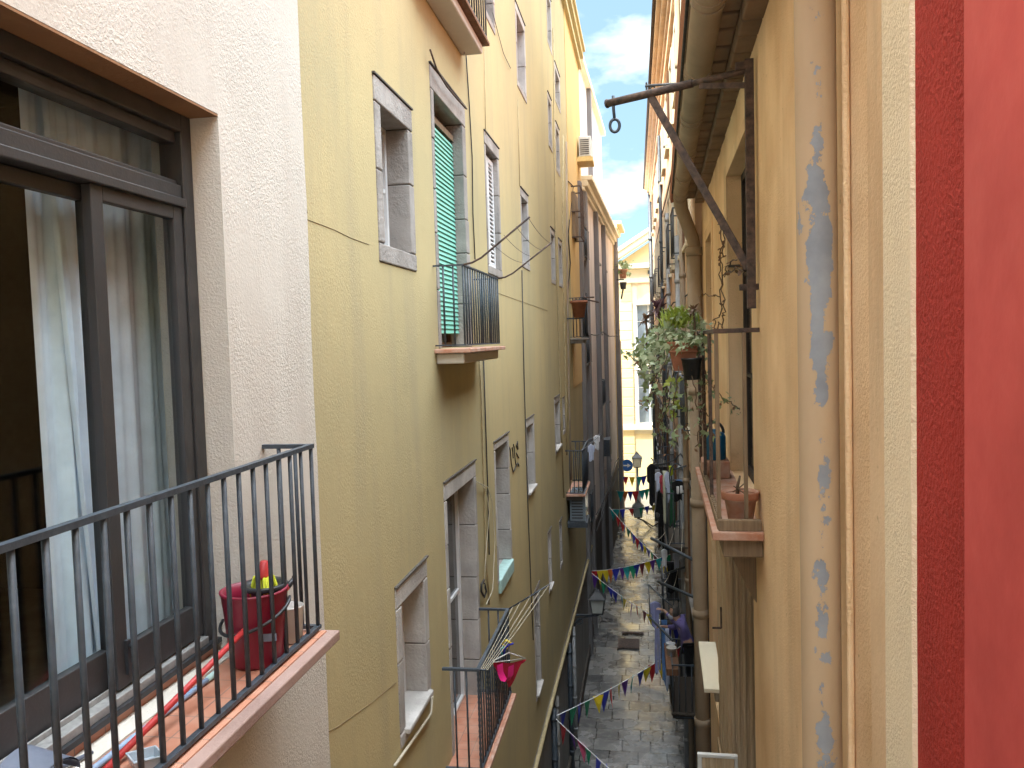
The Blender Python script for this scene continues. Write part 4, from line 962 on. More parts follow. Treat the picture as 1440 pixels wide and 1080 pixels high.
b = MB(); b.box(R2, -.5, 27.5, RT2-.75, RT2-.6, 0, .08); b.box(R2, -.5, 27.5, RT2-.42, RT2-.25, 0, .12); b.box(R2, -.5, 27.5, RT2-.25, RT2-.1, 0, .22); b.box(R2, -.5, 27.6, RT2-.1, RT2+.03, -.3, .32); b.build('cornice', M['peach'], pb_, bevel=.02)
b = MB(); b.tube([R2.P(-.5, RT2+.06, .34), R2.P(27.6, RT2+.02, .34)], .06, 10); b.build('gutter', M['iron_rust'], pb_, True)
b = MB(); b.box(R2, 9.5, 12.2, RT2, RT2+1.5, -2.2, -.02); b.build('chimney', M['orange'], pb_, bevel=.02)
for s_, r_, mt_, z1 in ((3.0,.06,'pipe_grey',EZ+1.9), (1.6,.05,'concrete',EZ+6.5), (27.1,.1,'iron',EZ+7), (7.6,.05,'pipe_grey',EZ+3), (12.3,.05,'iron',EZ+6)):
    b = MB(); b.tube([R2.P(s_, 0, .08), R2.P(s_, z1, .08)], r_, 10)
    for k in range(8): b.tube([R2.P(s_, 1+k*1.8, .08), R2.P(s_, 1.08+k*1.8, .08)], r_*1.25, 10)
    b.build('drain_pipe', M[mt_], pb_, True)
b = MB()
for z, dz in ((EZ+3.7,-.1),(EZ-2.6,.1),(EZ+.7,.05)): b.tube(wire([R2.P(-.4,z,.04), R2.P(6,z+dz,.04), R2.P(13,z,.04), R2.P(20,z+dz,.04), R2.P(27,z,.04)], .05), .014, 6)
b.build('cable', M['cable'], pb_)
# dark balconies low down on the peach house
for s0_, s1_, z in ((.7, 1.9, EZ-6.5), (1.6, 3.0, EZ-3.75), (5.0, 6.4, EZ-6.3), (7.5, 9.0, EZ-3.9), (11, 12.4, EZ-3.8)):
    slab(R2, pb_, s0_, s1_, z+(.14 if s0_ < 1 else 0), .40, rim='ground_floor_dark', under='ground_floor_dark'); railing(R2, s0_, s1_, 0, .42, z+.05, z+.95, pb_, 13, 3, r=.009, cap=.03)
b = MB(); zb_ = EZ-5.62; b.box(R2, .7, 1.9, zb_-.12, zb_, .30, .52); b.build('rail_shelf', M['wood_brown'], pb_, bevel=.01)
b = MB(); b.box(R2, .72, 1.88, EZ-6.44, zb_-.13, .395, .405); b.box(R2, .705, .715, EZ-6.44, zb_-.13, .02, .39); b.build('dark_fill_panel', M['ground_floor_dark'], pb_)  # dark panels added to stand for the dark interior below the shelf
for s0_, s1_, t_ in ((3.1,3.4,.12),(8.4,8.8,.12),(-.3,0,.1)):
    b = MB(); b.box(R2, s0_, s1_, 0, EZ-2.5, 0, t_); b.build('dark_pier', M['ground_floor_dark'], pb_)
# small iron arm high up
a = R2.P(2.2, EZ+4.55, 0); tp = at(907, 121, a.y); a = Vector((a.x, a.y, tp.z))
io = thing('small_iron_arm', a, 'thin iron pulley arm sticking out high on the peach wall above the gutter', 'bracket')
b = MB(); b.tube([a, tp], .025, 8); b.tube([tp+(a-tp)*.04+Vector((0,0,.06)), tp+(a-tp)*.04+Vector((0,0,-.08))], .018, 6); b.build('arm', M['iron'], io)
b = MB(); q = tp+(a-tp)*.22; b.tube([q+Vector((.05*math.sin(t_),0,-.09+.07*math.cos(t_))) for t_ in [6.283*i/12 for i in range(13)]], .012, 6, caps=False); b.build('ring', M['iron'], io)

# ================================================================== BUNTING
def bunting(pts, n, cols, lab, size=.17, sag=.12, start=.04, stop=1.0, seed=1):
    rnd = random.Random(seed); line = wire(pts, sag, 24)
    size *= 1.18; b = MB(); b.tube(line, .008, 5)
    o = b.build('bunting', M['white_paint'], None); tag(o, lab, 'bunting', 'strings of flags across the alley')
    L = [0]
    for a, c in zip(line[:-1], line[1:]): L.append(L[-1]+(c-a).length)
    def pos(d):
        for i in range(len(L)-1):
            if L[i+1] >= d: u = (d-L[i])/max(1e-6, L[i+1]-L[i]); return line[i]+(line[i+1]-line[i])*u, (line[i+1]-line[i]).normalized()
        return line[-1], (line[-1]-line[-2]).normalized()
    for i in range(n):
        u = start+(stop-start)*(i+.5+rnd.uniform(-.22,.22))/n; p, d = pos(u*L[-1])
        w_ = size*rnd.uniform(.8,1.1); h_ = size*1.55*rnd.uniform(.85,1.15); fl = rnd.uniform(-1.0,1.0)
        d2 = Vector((d.x, d.y, d.z)); d2.rotate(Matrix.Rotation(fl*.55, 3, 'Z'))
        nn = d2.cross(Vector((0,0,1))).normalized(); th = .003; b = MB(); sw = nn*rnd.uniform(-.06,.06)
        A = [p-d2*w_/2, p-d2*w_*.05+nn*rnd.uniform(-.02,.02), p+d2*w_/2]; T = p+Vector((0,0,-h_))+sw+d*rnd.uniform(-.03,.03)
        Mi = (A[1]*.5+T*.5)+nn*rnd.uniform(-.03,.03)
        for off in (nn*th, nn*-th):
            k = len(b.v); b.v += [A[0]+off, A[1]+off, A[2]+off, Mi+off, T]; b.f += [[k,k+1,k+3],[k+1,k+2,k+3],[k,k+3,k+4],[k+3,k+2,k+4]]
        b.f += [[0,1,6,5],[1,2,7,6],[2,4,9,7],[0,4,9,5]]
        b.build('flag', M['flag_'+cols[i % len(cols)]], o)
    return o
cs = ['red','yellow','yellow','pink','blue','purple','teal','green','teal','blue','maroon']
LW = lambda px, py, t=.06: L1.P(*L1.hit(px, py, t), t)
LW2 = lambda px, py, t=.06: L2.P(*L2.hit(px, py, t), t)
A0 = LW(829, 803); B0 = LW(779, 1008)
A0 = at(829, 803, 23.6); RA = at(944, 779, 22.8)
bunting([A0, RA], 15, ['red','yellow','yellow','orange','blue','purple','teal','green','blue','maroon','yellow','purple','teal','blue','green'], 'middle flag string running level across the alley, starting beside the wall lantern', .20, .10, seed=3)
bunting([A0, at(955, 886, 19.6)], 15, ['purple','yellow','green','blue','blue','teal','yellow','purple','red','maroon','yellow','green','teal','blue','blue'], 'flag string sloping down from above the wall lantern to the balcony with the washing', .19, .12, seed=5)
bunting([B0, at(957, 909, 17.2)], 17, ['blue','green','blue','green','yellow','blue','red','yellow','purple','teal','blue','yellow','red','yellow','maroon','green','red'], 'flag string climbing from the left wall towards the lowest right balcony, over the drain cover', .19, .07, seed=8)
bunting([B0, at(1012, 1206, 10.5)], 15, ['red','purple','pink','green','blue','blue','green','yellow','blue','yellow','teal','red','green','blue','purple'], 'nearest flag string, dropping out at the bottom of the picture', .175, .08, seed=11)
bunting([at(857, 713, 27.5), at(946, 803, 24)], 18, ['teal','orange','red','red','blue','green','teal','blue','red','blue','yellow','blue','green','maroon','maroon','yellow','yellow','green'], 'upper flag string falling from the dark left wall to the clothes arms on the right', .19, .10, seed=13)
bunting([at(858, 716, 33), at(926, 708, 34)], 6, ['teal','blue','red','green','blue','yellow'], 'short far flag string level with the black lantern', .22, .08, seed=17)
bunting([at(866, 690, 37), at(927, 682, 37.5)], 8, ['teal','orange','blue','red','teal','green','blue','red'], 'far flag string with orange and blue flags below the round blue sign', .27, .14, seed=19)
bunting([at(866, 668, 40), at(925, 664, 40)], 7, ['blue','red','yellow','teal','blue','orange','green'], 'farthest flag string, at the mouth of the alley beneath the round blue sign', .27, .16, seed=23)

# ================================================================== LAMPS AND SIGN
def lantern_head(c, k, parent):
    """four-sided tapering street lantern, c = bottom centre, k = body height"""
    b = MB(); t = k*.30; w0 = k*.22; C = c
    def ring(w_, z): return [C+Vector((sx*w_, sy_*w_, z)) for sx, sy_ in ((-1,-1),(1,-1),(1,1),(-1,1))]
    b.hexa(ring(w0*1.1, 0)+ring(w0*1.1, k*.05)); b.hexa(ring(t*1.18, k*.62)+ring(t*1.12, k*.67)); b.hexa(ring(t*1.12, k*.67)+ring(t*.42, k*.90)); b.hexa(ring(t*.45, k*.90)+ring(t*.30, k*.98))
    b.ball(C+Vector((0,0,k*1.02)), k*.05); b.tube([C+Vector((0,0,-k*.10)), C], k*.06, 8)
    lo, hi = ring(w0, k*.05), ring(t, k*.62)
    for i in range(4): b.bar(lo[i], hi[i], k*.035)
    o = b.build('lantern_frame', M['lamp_black'], parent)
    g_ = MB(); lo, hi = ring(w0*.92, k*.05), ring(t*.94, k*.62); g_.hexa(lo+hi); g_.build('lantern_glass', M['lamp_glass'], o)
c = at(840.5, 862, 18.3); s_l, _ = (c-L1.O).dot(L1.a), 0
ll = thing('wall_lantern', L1.P(s_l, c.z-.25, 0), 'square grey wall lantern on a scrolled bracket, standing out from the left wall', 'street lamp')
lantern_head(c, .54, ll)
b = MB(); w0_ = L1.P(s_l, c.z-.06, 0); b.bar(w0_, Vector((c.x, c.y, c.z-.06)), .035); b.bar(L1.P(s_l, c.z-.4, .01), L1.P(s_l, c.z+.05, .01), .05)
b.tube([L1.P(s_l, c.z-.34, .02)]+[L1.P(s_l, c.z-.34+.26*math.sin(a*math.pi/2), .02+.42*(1-math.cos(a*math.pi/2))) for a in (.25,.5,.75,1)], .014, 6)
b.tube([L1.P(s_l, c.z-.2+.07*math.cos(a), .14+.07*math.sin(a)) for a in [6.283*i/12 for i in range(13)]], .011, 6, caps=False); b.build('bracket', M['iron'], ll)
c = at(897.5, 727, 38.6); wx = R2.P((c-R2.O).dot(R2.a), 0, 0)
l2 = thing('wall_lantern', Vector((wx.x, wx.y, c.z-.5)), 'black lantern on a curved scrolled bracket from the right wall, against the bright square', 'street lamp')
lantern_head(c, .78, l2)
b = MB(); e = Vector((wx.x, wx.y, c.z-.62)); st_ = Vector((c.x, c.y, c.z-.06)); b.tube([st_, st_+(e-st_)*.3+Vector((0,0,.04)), st_+(e-st_)*.7+Vector((0,0,.0)), e+Vector((0,0,.35))], .035, 8)
b.tube([st_+(e-st_)*.25, st_+(e-st_)*.6+Vector((0,0,-.12)), e], .028, 8); b.build('bracket', M['lamp_black'], l2)
base = Vector((at(896, 650, 44.2).x, 44.2, .09)); lp = thing('street_lamp', base, 'tall slim lamp post with a black cap standing in the square before the yellow facade', 'street lamp')
top = at(896, 657, 44.2); b = MB(); b.lathe(base, [(.0001,0),(.16,0),(.16,.5),(.10,.62),(.065,.9),(.045,2.5),(.04,top.z-base.z),(.0001,top.z-base.z)], 12); b.build('post', M['iron'], lp, True)
lantern_head(top, .80, lp)
c = at(881.5, 654.5, 40.6); sg_ = thing('road_sign', c, 'round blue road sign with a white arrow on the dark corner of the left wall', 'sign')
b = MB(); b.disc(c, .30, Vector((0,-1,0)), 28, .02); b.build('disc', M['sign_blue'], sg_)
b = MB(); b.hexa([c+Vector(v) for v in ((-.17,-.032,-.03),(.04,-.032,-.03),(.04,-.024,-.03),(-.17,-.024,-.03),(-.17,-.032,.03),(.04,-.032,.03),(.04,-.024,.03),(-.17,-.024,.03))]); b.add([c+Vector(v) for v in ((.03,-.032,-.1),(.2,-.032,0),(.03,-.032,.1),(.03,-.024,-.1),(.2,-.024,0),(.03,-.024,.1))], [(0,1,2),(3,5,4),(0,1,4,3),(1,2,5,4),(2,0,3,5)]); b.build('arrow', M['white_paint'], sg_)
b = MB(); b.bar(c+Vector((-.75,.03,0)), c+Vector((0,.03,0)), .04); b.build('bracket', M['iron'], sg_)

# ================================================================== LAUNDRY
def garment(nm, kind, p, w_, h_, mat, lab, cat, yaw=0, group=None, seed=0, parent=None):
    """hanging garment: p = middle of its top edge"""
    rnd = random.Random(seed); d = Vector((math.cos(yaw), math.sin(yaw), 0)); n_ = Vector((-d.y, d.x, 0)); NX, NZ = 14, 16
    def half(v):
        if kind == 'shirt': return .5 if v < .38 else .31+.03*v
        if kind == 'dress': return .22+.28*v
        if kind == 'trousers': return .36+.06*v
        if kind == 'cloth': return .5-.10*math.sin(v*3)
        return .48
    ph = rnd.uniform(0,6); b = MB(); front = []
    for sd in (1,-1):
        for j in range(NZ+1):
            v = j/NZ
            for i in range(NX+1):
                u = i/NX*2-1; x = u*half(v)*w_
                if kind == 'trousers' and v > .3: x += (0.03*w_ if u > 0 else -.03*w_)
                drop = (abs(u)**2)*.10*h_*(1-v) if kind in ('shirt','dress') else 0
                f_ = (.035*w_*math.sin(u*6+ph+v*1.5)+.02*w_*math.sin(u*13+ph*2))*(.35+v)
                low = h_*v*(1+.06*math.sin(u*3+ph)*(v > .8))
                b.v.append(p+d*x+n_*(f_+sd*.012*(1+.8*math.sin(v*3)))+Vector((0,0,-low-drop)))
    nn = (NX+1)*(NZ+1)
    for j in range(NZ):
        for i in range(NX):
            if kind == 'trousers' and j/NZ > .32 and i == NX//2: continue
            q = j*(NX+1)+i; b.f.append([q,q+1,q+NX+2,q+NX+1]); q += nn; b.f.append([q+NX+1,q+NX+2,q+1,q])
    for i in range(NX):
        b.f.append([i+1,i,nn+i,nn+i+1]); q = NZ*(NX+1)+i; b.f.append([q,q+1,nn+q+1,nn+q])
    for j in range(NZ):
        q = j*(NX+1); b.f.append([q,q+NX+1,nn+q+NX+1,nn+q]); q += NX; b.f.append([q+NX+1,q,nn+q,nn+q+NX+1])
    o = b.build(nm, M[mat], parent, True)
    if parent is None: tag(o, lab, cat, group)
    return o
def gpx(nm, kind, px, y0, y1, wpx, Y, mat, lab, cat, yaw=0, grp=None, seed=0):
    k = Y/FOC*1.01; return garment(nm, kind, at(px, y0, Y), wpx*k, (y1-y0)*k, mat, lab, cat, yaw, grp, seed)
G1 = 'washing on the upper right drying arms'
for i, a in enumerate([('black_coat','shirt',917,652,708,15,16.6,'cl_black','long black garment hanging farthest out in front of the sunlit facade','coat',.2),
  ('grey_trousers','trousers',924.5,660,724,9,16.2,'cl_grey','long dark grey trousers hanging beside the black garment','trousers',.3),
  ('printed_shirt','shirt',925.5,664,690,9,15.8,'cl_pale','pale patterned shirt hanging next to the red printed one','shirt',.2),
  ('red_shirt','shirt',930.5,668,693,6,15.7,'cl_redprint','small red patterned top among the pale washing','shirt',.4),
  ('cream_towel','towel',934.5,662,732,5.5,15.3,'cl_cream','long narrow cream towel hanging straight down','towel',.1),
  ('lilac_shirt','shirt',938.5,663,704,8,15.2,'cl_pale','pale lilac shirt just right of the cream towel','shirt',.2),
  ('green_dress','dress',944.5,676,738,8,15.0,'cl_green','long dark green garment right of the lilac shirt','dress',.3),
  ('lime_cloth','cloth',943.5,655,668,6,14.9,'cl_lime','small lime green cloth clipped to the round hanger','cloth',.3),
  ('black_shirt','shirt',953,676,704,16,14.7,'cl_black','black top hanging under the round hanger','shirt',.1),
  ('black_skirt','dress',927,690,722,12,16.0,'cl_black','black skirt hanging low below the patterned shirts','skirt',.0)]):
    nm, kd, px, y0, y1, wp, Y, mt_, lb, ct, yw = a; gpx(nm, kd, px, y0, y1, wp, Y, mt_, lb, ct, yw, G1, 40+i)
for i, (px, y0) in enumerate(((953, 684), (958, 683))):
    gpx('white_sock', 'towel', px, y0, y0+10, 3.0, 14.6, 'cl_white', ('left' if i == 0 else 'right')+' one of two small white socks pegged over the black top', 'sock', .2, 'white socks', 60+i)
G3 = 'dark washing hanging lower down on the right wall'
for i, a in enumerate([('black_trousers','trousers',929,722,770,9,17.2,'cl_black','black trousers hanging under the grey trousers','trousers',.2),
  ('navy_shirt','shirt',938,742,775,11,17.6,'cl_navy','navy shirt below the cream towel','shirt',.1),
  ('grey_towel','towel',949,735,772,8,17.0,'cl_grey','short grey towel below the green dress','towel',.2),
  ('white_vest','shirt',934,772,797,8,16.6,'cl_white','small white vest between the two pairs of bare arms','vest',.3),
  ('dark_sheet','cloth',946,790,832,17,16.9,'cl_black','wide black sheet hanging behind the bare drying arms','sheet',.1),
  ('pale_shirt','shirt',951,776,800,9,15.9,'cl_pale','pale shirt beside the small white vest','shirt',.2)]):
    nm, kd, px, y0, y1, wp, Y, mt_, lb, ct, yw = a; gpx(nm, kd, px, y0, y1, wp, Y, mt_, lb, ct, yw, G3, 140+i)
c1 = at(922, 653, 16.3); wl_ = R2.P((c1-R2.O).dot(R2.a)-1.2, c1.z+.15, 0)
da = thing('drying_arm', wl_, 'black curved iron drying arm carrying the crowded washing', 'drying arm', None)
b = MB(); b.tube([c1, at(935, 652, 15.8), at(948, 647, 15.3), at(957, 638, 14.9), wl_], .016, 8); b.tube([at(916, 644, 16.6), c1], .012, 6); b.tube([at(938, 662, 15.3), at(948, 660, 14.9), at(965, 655, 14.6)], .012, 6); b.build('arm', M['iron'], da, True)
cr = at(952, 672, 14.8); rh = thing('round_hanger', cr, 'dark round peg hanger with a blue disc, dangling by the washing', 'hanger')
b = MB(); b.tube([cr+Vector((.13*math.cos(a), .05*math.sin(a), .25*math.sin(a))) for a in [6.283*i/20 for i in range(21)]], .012, 6, caps=False); b.tube([cr+Vector((0,0,.25)), cr+Vector((0,0,.42))], .006, 5); b.build('hoop', M['iron'], rh, True)
b = MB(); b.disc(cr+Vector((.03,-.05,-.09)), .07, Vector((-.2,-1,.2)), 18, .012); b.build('disc', M['cl_blue'], rh)
# two more arms with lines, empty
def line_arms(y, p_tip, p_wall, q_tip, q_wall, lab, n=4):
    o = thing('clothes_line', p_wall, lab, 'clothes line')
    b = MB(); b.tube([p_tip, p_wall], .028, 8); b.build('near_arm', M['iron'], o, True); b = MB(); b.tube([q_tip, q_wall], .022, 8); b.build('far_arm', M['iron'], o, True)
    b = MB()
    for k in range(n):
        u = .1+.8*k/(n-1); b.tube(wire([p_tip+(p_wall-p_tip)*u, q_tip+(q_wall-q_tip)*u], .05), .005, 5)
    b.build('line', M['cable_pale'], o)
line_arms(0, at(916, 757, 14.6), at(984, 792, 13.6), at(936, 742, 16.0), at(975, 722, 16.4), 'upper pair of bare black drying arms with pale lines, above the person')
line_arms(0, at(926, 818, 14.6), at(984, 843, 13.7), at(938, 806, 15.6), at(980, 792, 15.2), 'lower pair of bare black drying arms just above the person\'s head')
G2 = 'washing around the person on the lower right balcony'
for i, a in enumerate([('lilac_shirt','shirt',921,846,882,15,15.6,'cl_lilac','lilac blue shirt hanging at arm\'s length from the person','shirt',.2),
  ('lilac_trousers','trousers',924,880,946,9,15.5,'cl_lilac','long greyish lilac trousers hanging below the lilac shirt','trousers',.1),
  ('blue_towel','towel',934,872,962,8,15.1,'cl_blue','pale blue towel hanging beside the lilac trousers, over the brown shelf edge','towel',.2),
  ('blue_trousers','trousers',938,884,968,7,14.9,'cl_pale','pale blue trousers hanging nearest to the brown shelf','trousers',.3),
  ('black_scarf','towel',931,862,930,5,15.3,'cl_black','narrow black cloth between the lilac shirt and the blue towel','scarf',.2)]):
    nm, kd, px, y0, y1, wp, Y, mt_, lb, ct, yw = a; gpx(nm, kd, px, y0, y1, wp, Y, mt_, lb, ct, yw, G2, 80+i)
a0_, a1_ = at(913, 867, 15.0), at(946, 901, 14.3)
cl_ = thing('drying_arm', a1_, 'black sloping drying arm under the lilac washing beside the brown shelf', 'drying arm')
b = MB(); b.tube([a0_, a1_], .02, 8); b.tube([at(912, 822, 15.6), at(928, 838, 15.2), at(950, 856, 14.9)], .013, 6); b.tube([at(912, 822, 15.6), at(914, 866, 15.5)], .010, 6); b.build('arm', M['iron'], cl_, True)
# magenta washing on the near drying lines
hc = at(716, 905, sC+.75); hh = thing('clothes_hanger', hc, 'pale coat hanger wrapped in coloured ribbon on the near drying lines', 'hanger')
b = MB(); e0, e1 = at(688, 932, sC+.62), at(739, 926, sC+.9); pk0 = at(716, 920, sC+.75); b.tube([e0, pk0+Vector((0,0,.015)), e1], .006, 6); b.tube([e0, e1], .005, 6); b.tube([pk0, hc+Vector((0,0,.03)), hc+Vector((.015,0,.05))], .004, 6); b.build('frame', M['white_plastic'], hh, True)
for i, (mt_, ln) in enumerate((('flag_yellow', [(714,912),(706,905),(712,900),(721,906)]), ('flag_blue', [(708,922),(710,912),(715,907),(722,905)]), ('flag_teal', [(706,920),(704,912),(710,910)]))):
    b = MB(); pp = [at(x, y, sC+.74-.01*i) for x, y in ln]; b.tube(pp, .009, 6); b.build('ribbon', M[mt_], hh, True)
b = MB(); n = 16
top_ = lambda u: at(692+48*u, 931-3*u+2.5*math.sin(u*3.1), sC+.64+.26*u)
low = lambda u: at(694+42*u, 936+34*math.sin(min(1, u*1.05)*math.pi)**1.3*(.75 if u < .5 else 1)-4*u, sC+.66+.24*u)
for off in (0, .008):
    for i in range(n+1):
        u = i/n
        for v in (0,.5,1):
            b.v.append(top_(u)*(1-v)+low(u)*v+Vector((0, off+.015*math.sin(u*9+v*3), 0)))
for o_ in (0, 3*(n+1)):
    for i in range(n):
        for v in range(2): q = o_+3*i+v; b.f.append([q,q+1,q+4,q+3])
tag(b.build('crimson_cloth', M['cl_crimson'], None, True), 'crimson cloth draped from the coat hanger on the near drying lines', 'cloth')
b = MB(); pp = [(703,934),(704,946),(708,955),(714,957),(718,950),(719,936)]; P3 = [at(x, y, sC+.70) for x, y in pp]
for off in (0, .006):
    for i, q in enumerate(P3):
        wv = Vector((.022, .02, .004)); b.v += [q+Vector((0,-off,0))-wv, q+Vector((0,-off,0))+wv]
for o_ in (0, 12):
    for i in range(5): q = o_+2*i; b.f.append([q,q+1,q+3,q+2])
tag(b.build('magenta_strap', M['cl_magenta'], None, True), 'bright magenta strap looped below the coat hanger', 'strap')
# small balcony laundry, far left
for i, (px, y0, y1, wp, mt_, lb) in enumerate(((831, 625, 648, 10, 'cl_pale', 'pale blue shirt on the small far balcony drying lines'), (839, 612, 632, 9, 'cl_white', 'white shirt pegged out farther than the pale blue one, far left wall'))):
    gpx('hung_shirt', 'shirt', px, y0, y1, wp, sG+1.4, mt_, lb, 'shirt', .4, None, 120+i)
b = MB(); q0 = L1.P(sG+1.6, zG+.95, .36); b.tube([q0, at(846, 610, sG+2.0)], .012, 6); q1 = L1.P(sG, zG+.95, .36); b.tube([q1, at(835, 620, sG+.6)], .012, 6); b.tube([at(835,620,sG+.6), at(846,610,sG+2.0)], .006, 5); tag(b.build('drying_arm', M['iron'], None), 'thin drying arms sticking out from the small far balcony', 'drying arm')
b = MB(); q0 = L1.P(sG+2.0, zH+.95, .32); b.tube([q0, at(835, 418, sG+2.6)], .02, 6); q1 = L1.P(sG+3.0, zH+.95, .32); b.tube([q1, at(842, 425, sG+3.4)], .02, 6); tag(b.build('drying_arm', M['iron_rust'], None), 'pair of bare iron drying arms above the black cloth on the far balcony', 'drying arm')

# ================================================================== PERSON
def skin_obj(nm, joints, edges, mat, parent, sub=2):
    o3 = WORLD[parent.name]; me = bpy.data.meshes.new(nm); names = list(joints); me.from_pydata([Vector(joints[k][0])-o3 for k in names], [(names.index(a), names.index(b_)) for a, b_ in edges], [])
    ob = bpy.data.objects.new(nm, me); COL.objects.link(ob); ob.parent = parent; WORLD[ob.name] = o3; me.materials.append(mat)
    bm = bmesh.new(); bm.from_mesh(me); lay = bm.verts.layers.skin.verify(); bm.verts.ensure_lookup_table()
    for v, k in zip(bm.verts, names):
        r_ = joints[k][1]; r_ = r_ if isinstance(r_, tuple) else (r_, r_); v[lay].radius = r_; v[lay].use_root = (k == names[0])
    bm.to_mesh(me); bm.free()
    m1 = ob.modifiers.new('skin', 'SKIN'); m1.use_smooth_shade = True; m2 = ob.modifiers.new('sub', 'SUBSURF'); m2.levels = sub; m2.render_levels = sub
    return ob
pf_ = Vector((at(964, 862, 14.75).x, 14.75, EZ-6.36)); pe_ = thing('person', pf_, 'person in a purple top leaning out to the washing from the lower right balcony', 'person')
def V3(x, y, z): return pf_+Vector((x, y, z))
hand = at(928.5, 857, 15.05)
J = dict(pelvis=(V3(.03,0,.84),(.13,.11)), waist=(V3(.0,0,.98),(.12,.10)), chest=(V3(-.065,.0,1.16),(.135,.11)), neck=(V3(-.145,.0,1.285),.052), headb=(V3(-.19,-.005,1.335),(.072,.078)), headt=(V3(-.215,-.005,1.43),(.078,.088)), crown=(V3(-.20,-.005,1.485),.045),
  nose=(V3(-.305,-.01,1.36),.012), jaw=(V3(-.25,-.005,1.31),.042),
  shl=(V3(-.07,-.16,1.225),.055), ell=(V3(-.07,-.16,1.225)*.5+(hand+Vector((.07,-.03,-.01)))*.5+Vector((.02,0,-.06)),.042), wrl=(hand+Vector((.07,-.03,-.01)),.026), pal=(hand+Vector((.01,0,0)),(.03,.014)),
  shr=(V3(-.05,.17,1.225),.055), elr=(V3(-.2,.25,1.02),.042), wrr=(V3(-.38,.2,1.06),.026), par=(V3(-.44,.18,1.07),(.03,.014)),
  hl=(V3(.05,-.09,.80),.09), kl=(V3(.03,-.1,.45),.062), al=(V3(.07,-.1,.08),.042), tl=(V3(-.08,-.11,.035),.035), hr=(V3(.05,.09,.80),.09), kr=(V3(.03,.1,.45),.062), ar=(V3(.07,.1,.08),.042), tr=(V3(-.08,.11,.035),.035))
Ed = [('pelvis','waist'),('waist','chest'),('chest','neck'),('neck','headb'),('headb','headt'),('headt','crown'),('headb','nose'),('headb','jaw'),('chest','shl'),('shl','ell'),('ell','wrl'),('wrl','pal'),('chest','shr'),('shr','elr'),('elr','wrr'),('wrr','par'),('pelvis','hl'),('hl','kl'),('kl','al'),('al','tl'),('pelvis','hr'),('hr','kr'),('kr','ar'),('ar','tr')]
for tg_, base_, dr in (('l', hand, Vector((-.8,.2,.25)).normalized()), ('r', J['par'][0], Vector((-1,-.1,-.1)).normalized())):
    for i in range(4):
        off = Vector((0, (i-1.5)*.018, .002*i)); ln = (.055,.066,.062,.048)[i]
        J[f'f{tg_}{i}a'] = (base_+off+dr*.02, .0085); J[f'f{tg_}{i}b'] = (base_+off+dr*(.02+ln*.5)+Vector((0,0,-.006)), .008); J[f'f{tg_}{i}c'] = (base_+off+dr*(.015+ln)+Vector((0,0,-.028)), .0065)
        Ed += [('pal' if tg_ == 'l' else 'par', f'f{tg_}{i}a'), (f'f{tg_}{i}a', f'f{tg_}{i}b'), (f'f{tg_}{i}b', f'f{tg_}{i}c')]
    J[f't{tg_}a'] = (base_+Vector((.0,-.035,.012)), .010); J[f't{tg_}b'] = (base_+Vector((-.03,-.045,.004)), .008); Ed += [('pal' if tg_ == 'l' else 'par', f't{tg_}a'), (f't{tg_}a', f't{tg_}b')]
skin_obj('body', J, Ed, M['skin'], pe_)
gr = lambda k, d=.014: (J[k][0], tuple(x+d for x in J[k][1]) if isinstance(J[k][1], tuple) else J[k][1]+d)
wl2 = J['ell'][0]*.25+J['wrl'][0]*.75; wr2 = J['elr'][0]*.25+J['wrr'][0]*.75
skin_obj('top', dict(hem=(V3(.045,0,.62),(.165,.15)), pelvis=(V3(.03,0,.84),(.155,.135)), waist=gr('waist',.022), chest=(J['chest'][0]+Vector((.01,0,.02)),(.165,.14)), nk=(V3(-.15,0,1.285),.078), shl=gr('shl',.028), ell=gr('ell',.016), wl2=(wl2,.042), shr=gr('shr',.028), elr=gr('elr',.016), wr2=(wr2,.042)),
  [('hem','pelvis'),('pelvis','waist'),('waist','chest'),('chest','nk'),('chest','shl'),('shl','ell'),('ell','wl2'),('chest','shr'),('shr','elr'),('elr','wr2')], M['purple_cloth'], pe_)
skin_obj('trousers', dict(pelvis=gr('pelvis',.012), hl=gr('hl'), kl=gr('kl'), al=gr('al',.012), hr=gr('hr'), kr=gr('kr'), ar=gr('ar',.012)), [('pelvis','hl'),('hl','kl'),('kl','al'),('pelvis','hr'),('hr','kr'),('kr','ar')], M['cl_black'], pe_)
b = MB(); hcn = V3(-.195,-.005,1.415); b.ball(hcn, .098, .098, .108, 16, 12)
b.v = [v if v.x > hcn.x-.045 or v.z > hcn.z+.055 else Vector((hcn.x-.02, v.y, max(v.z, hcn.z-.02))) for v in b.v]; b.build('hair', M['hair'], pe_, True)
b = MB()
for sy_ in (-1, 1): b.tube([V3(-.294,-.005+sy_*.034+.026*math.cos(a),1.40+.022*math.sin(a)) for a in [6.283*i/12 for i in range(13)]], .004, 5, caps=False); b.disc(V3(-.294,-.005+sy_*.034,1.40), .026, Vector((-1,0,0)), 14, .003); b.tube([V3(-.29,-.005+sy_*.06,1.403), V3(-.21,-.005+sy_*.088,1.405)], .004, 5)
b.build('glasses', M['black_plastic'], pe_)
b = MB(); b.ball(V3(-.255,-.006,1.325), .062, .066, .055, 12, 8); b.build('face_mask', M['cl_pale'], pe_, True)
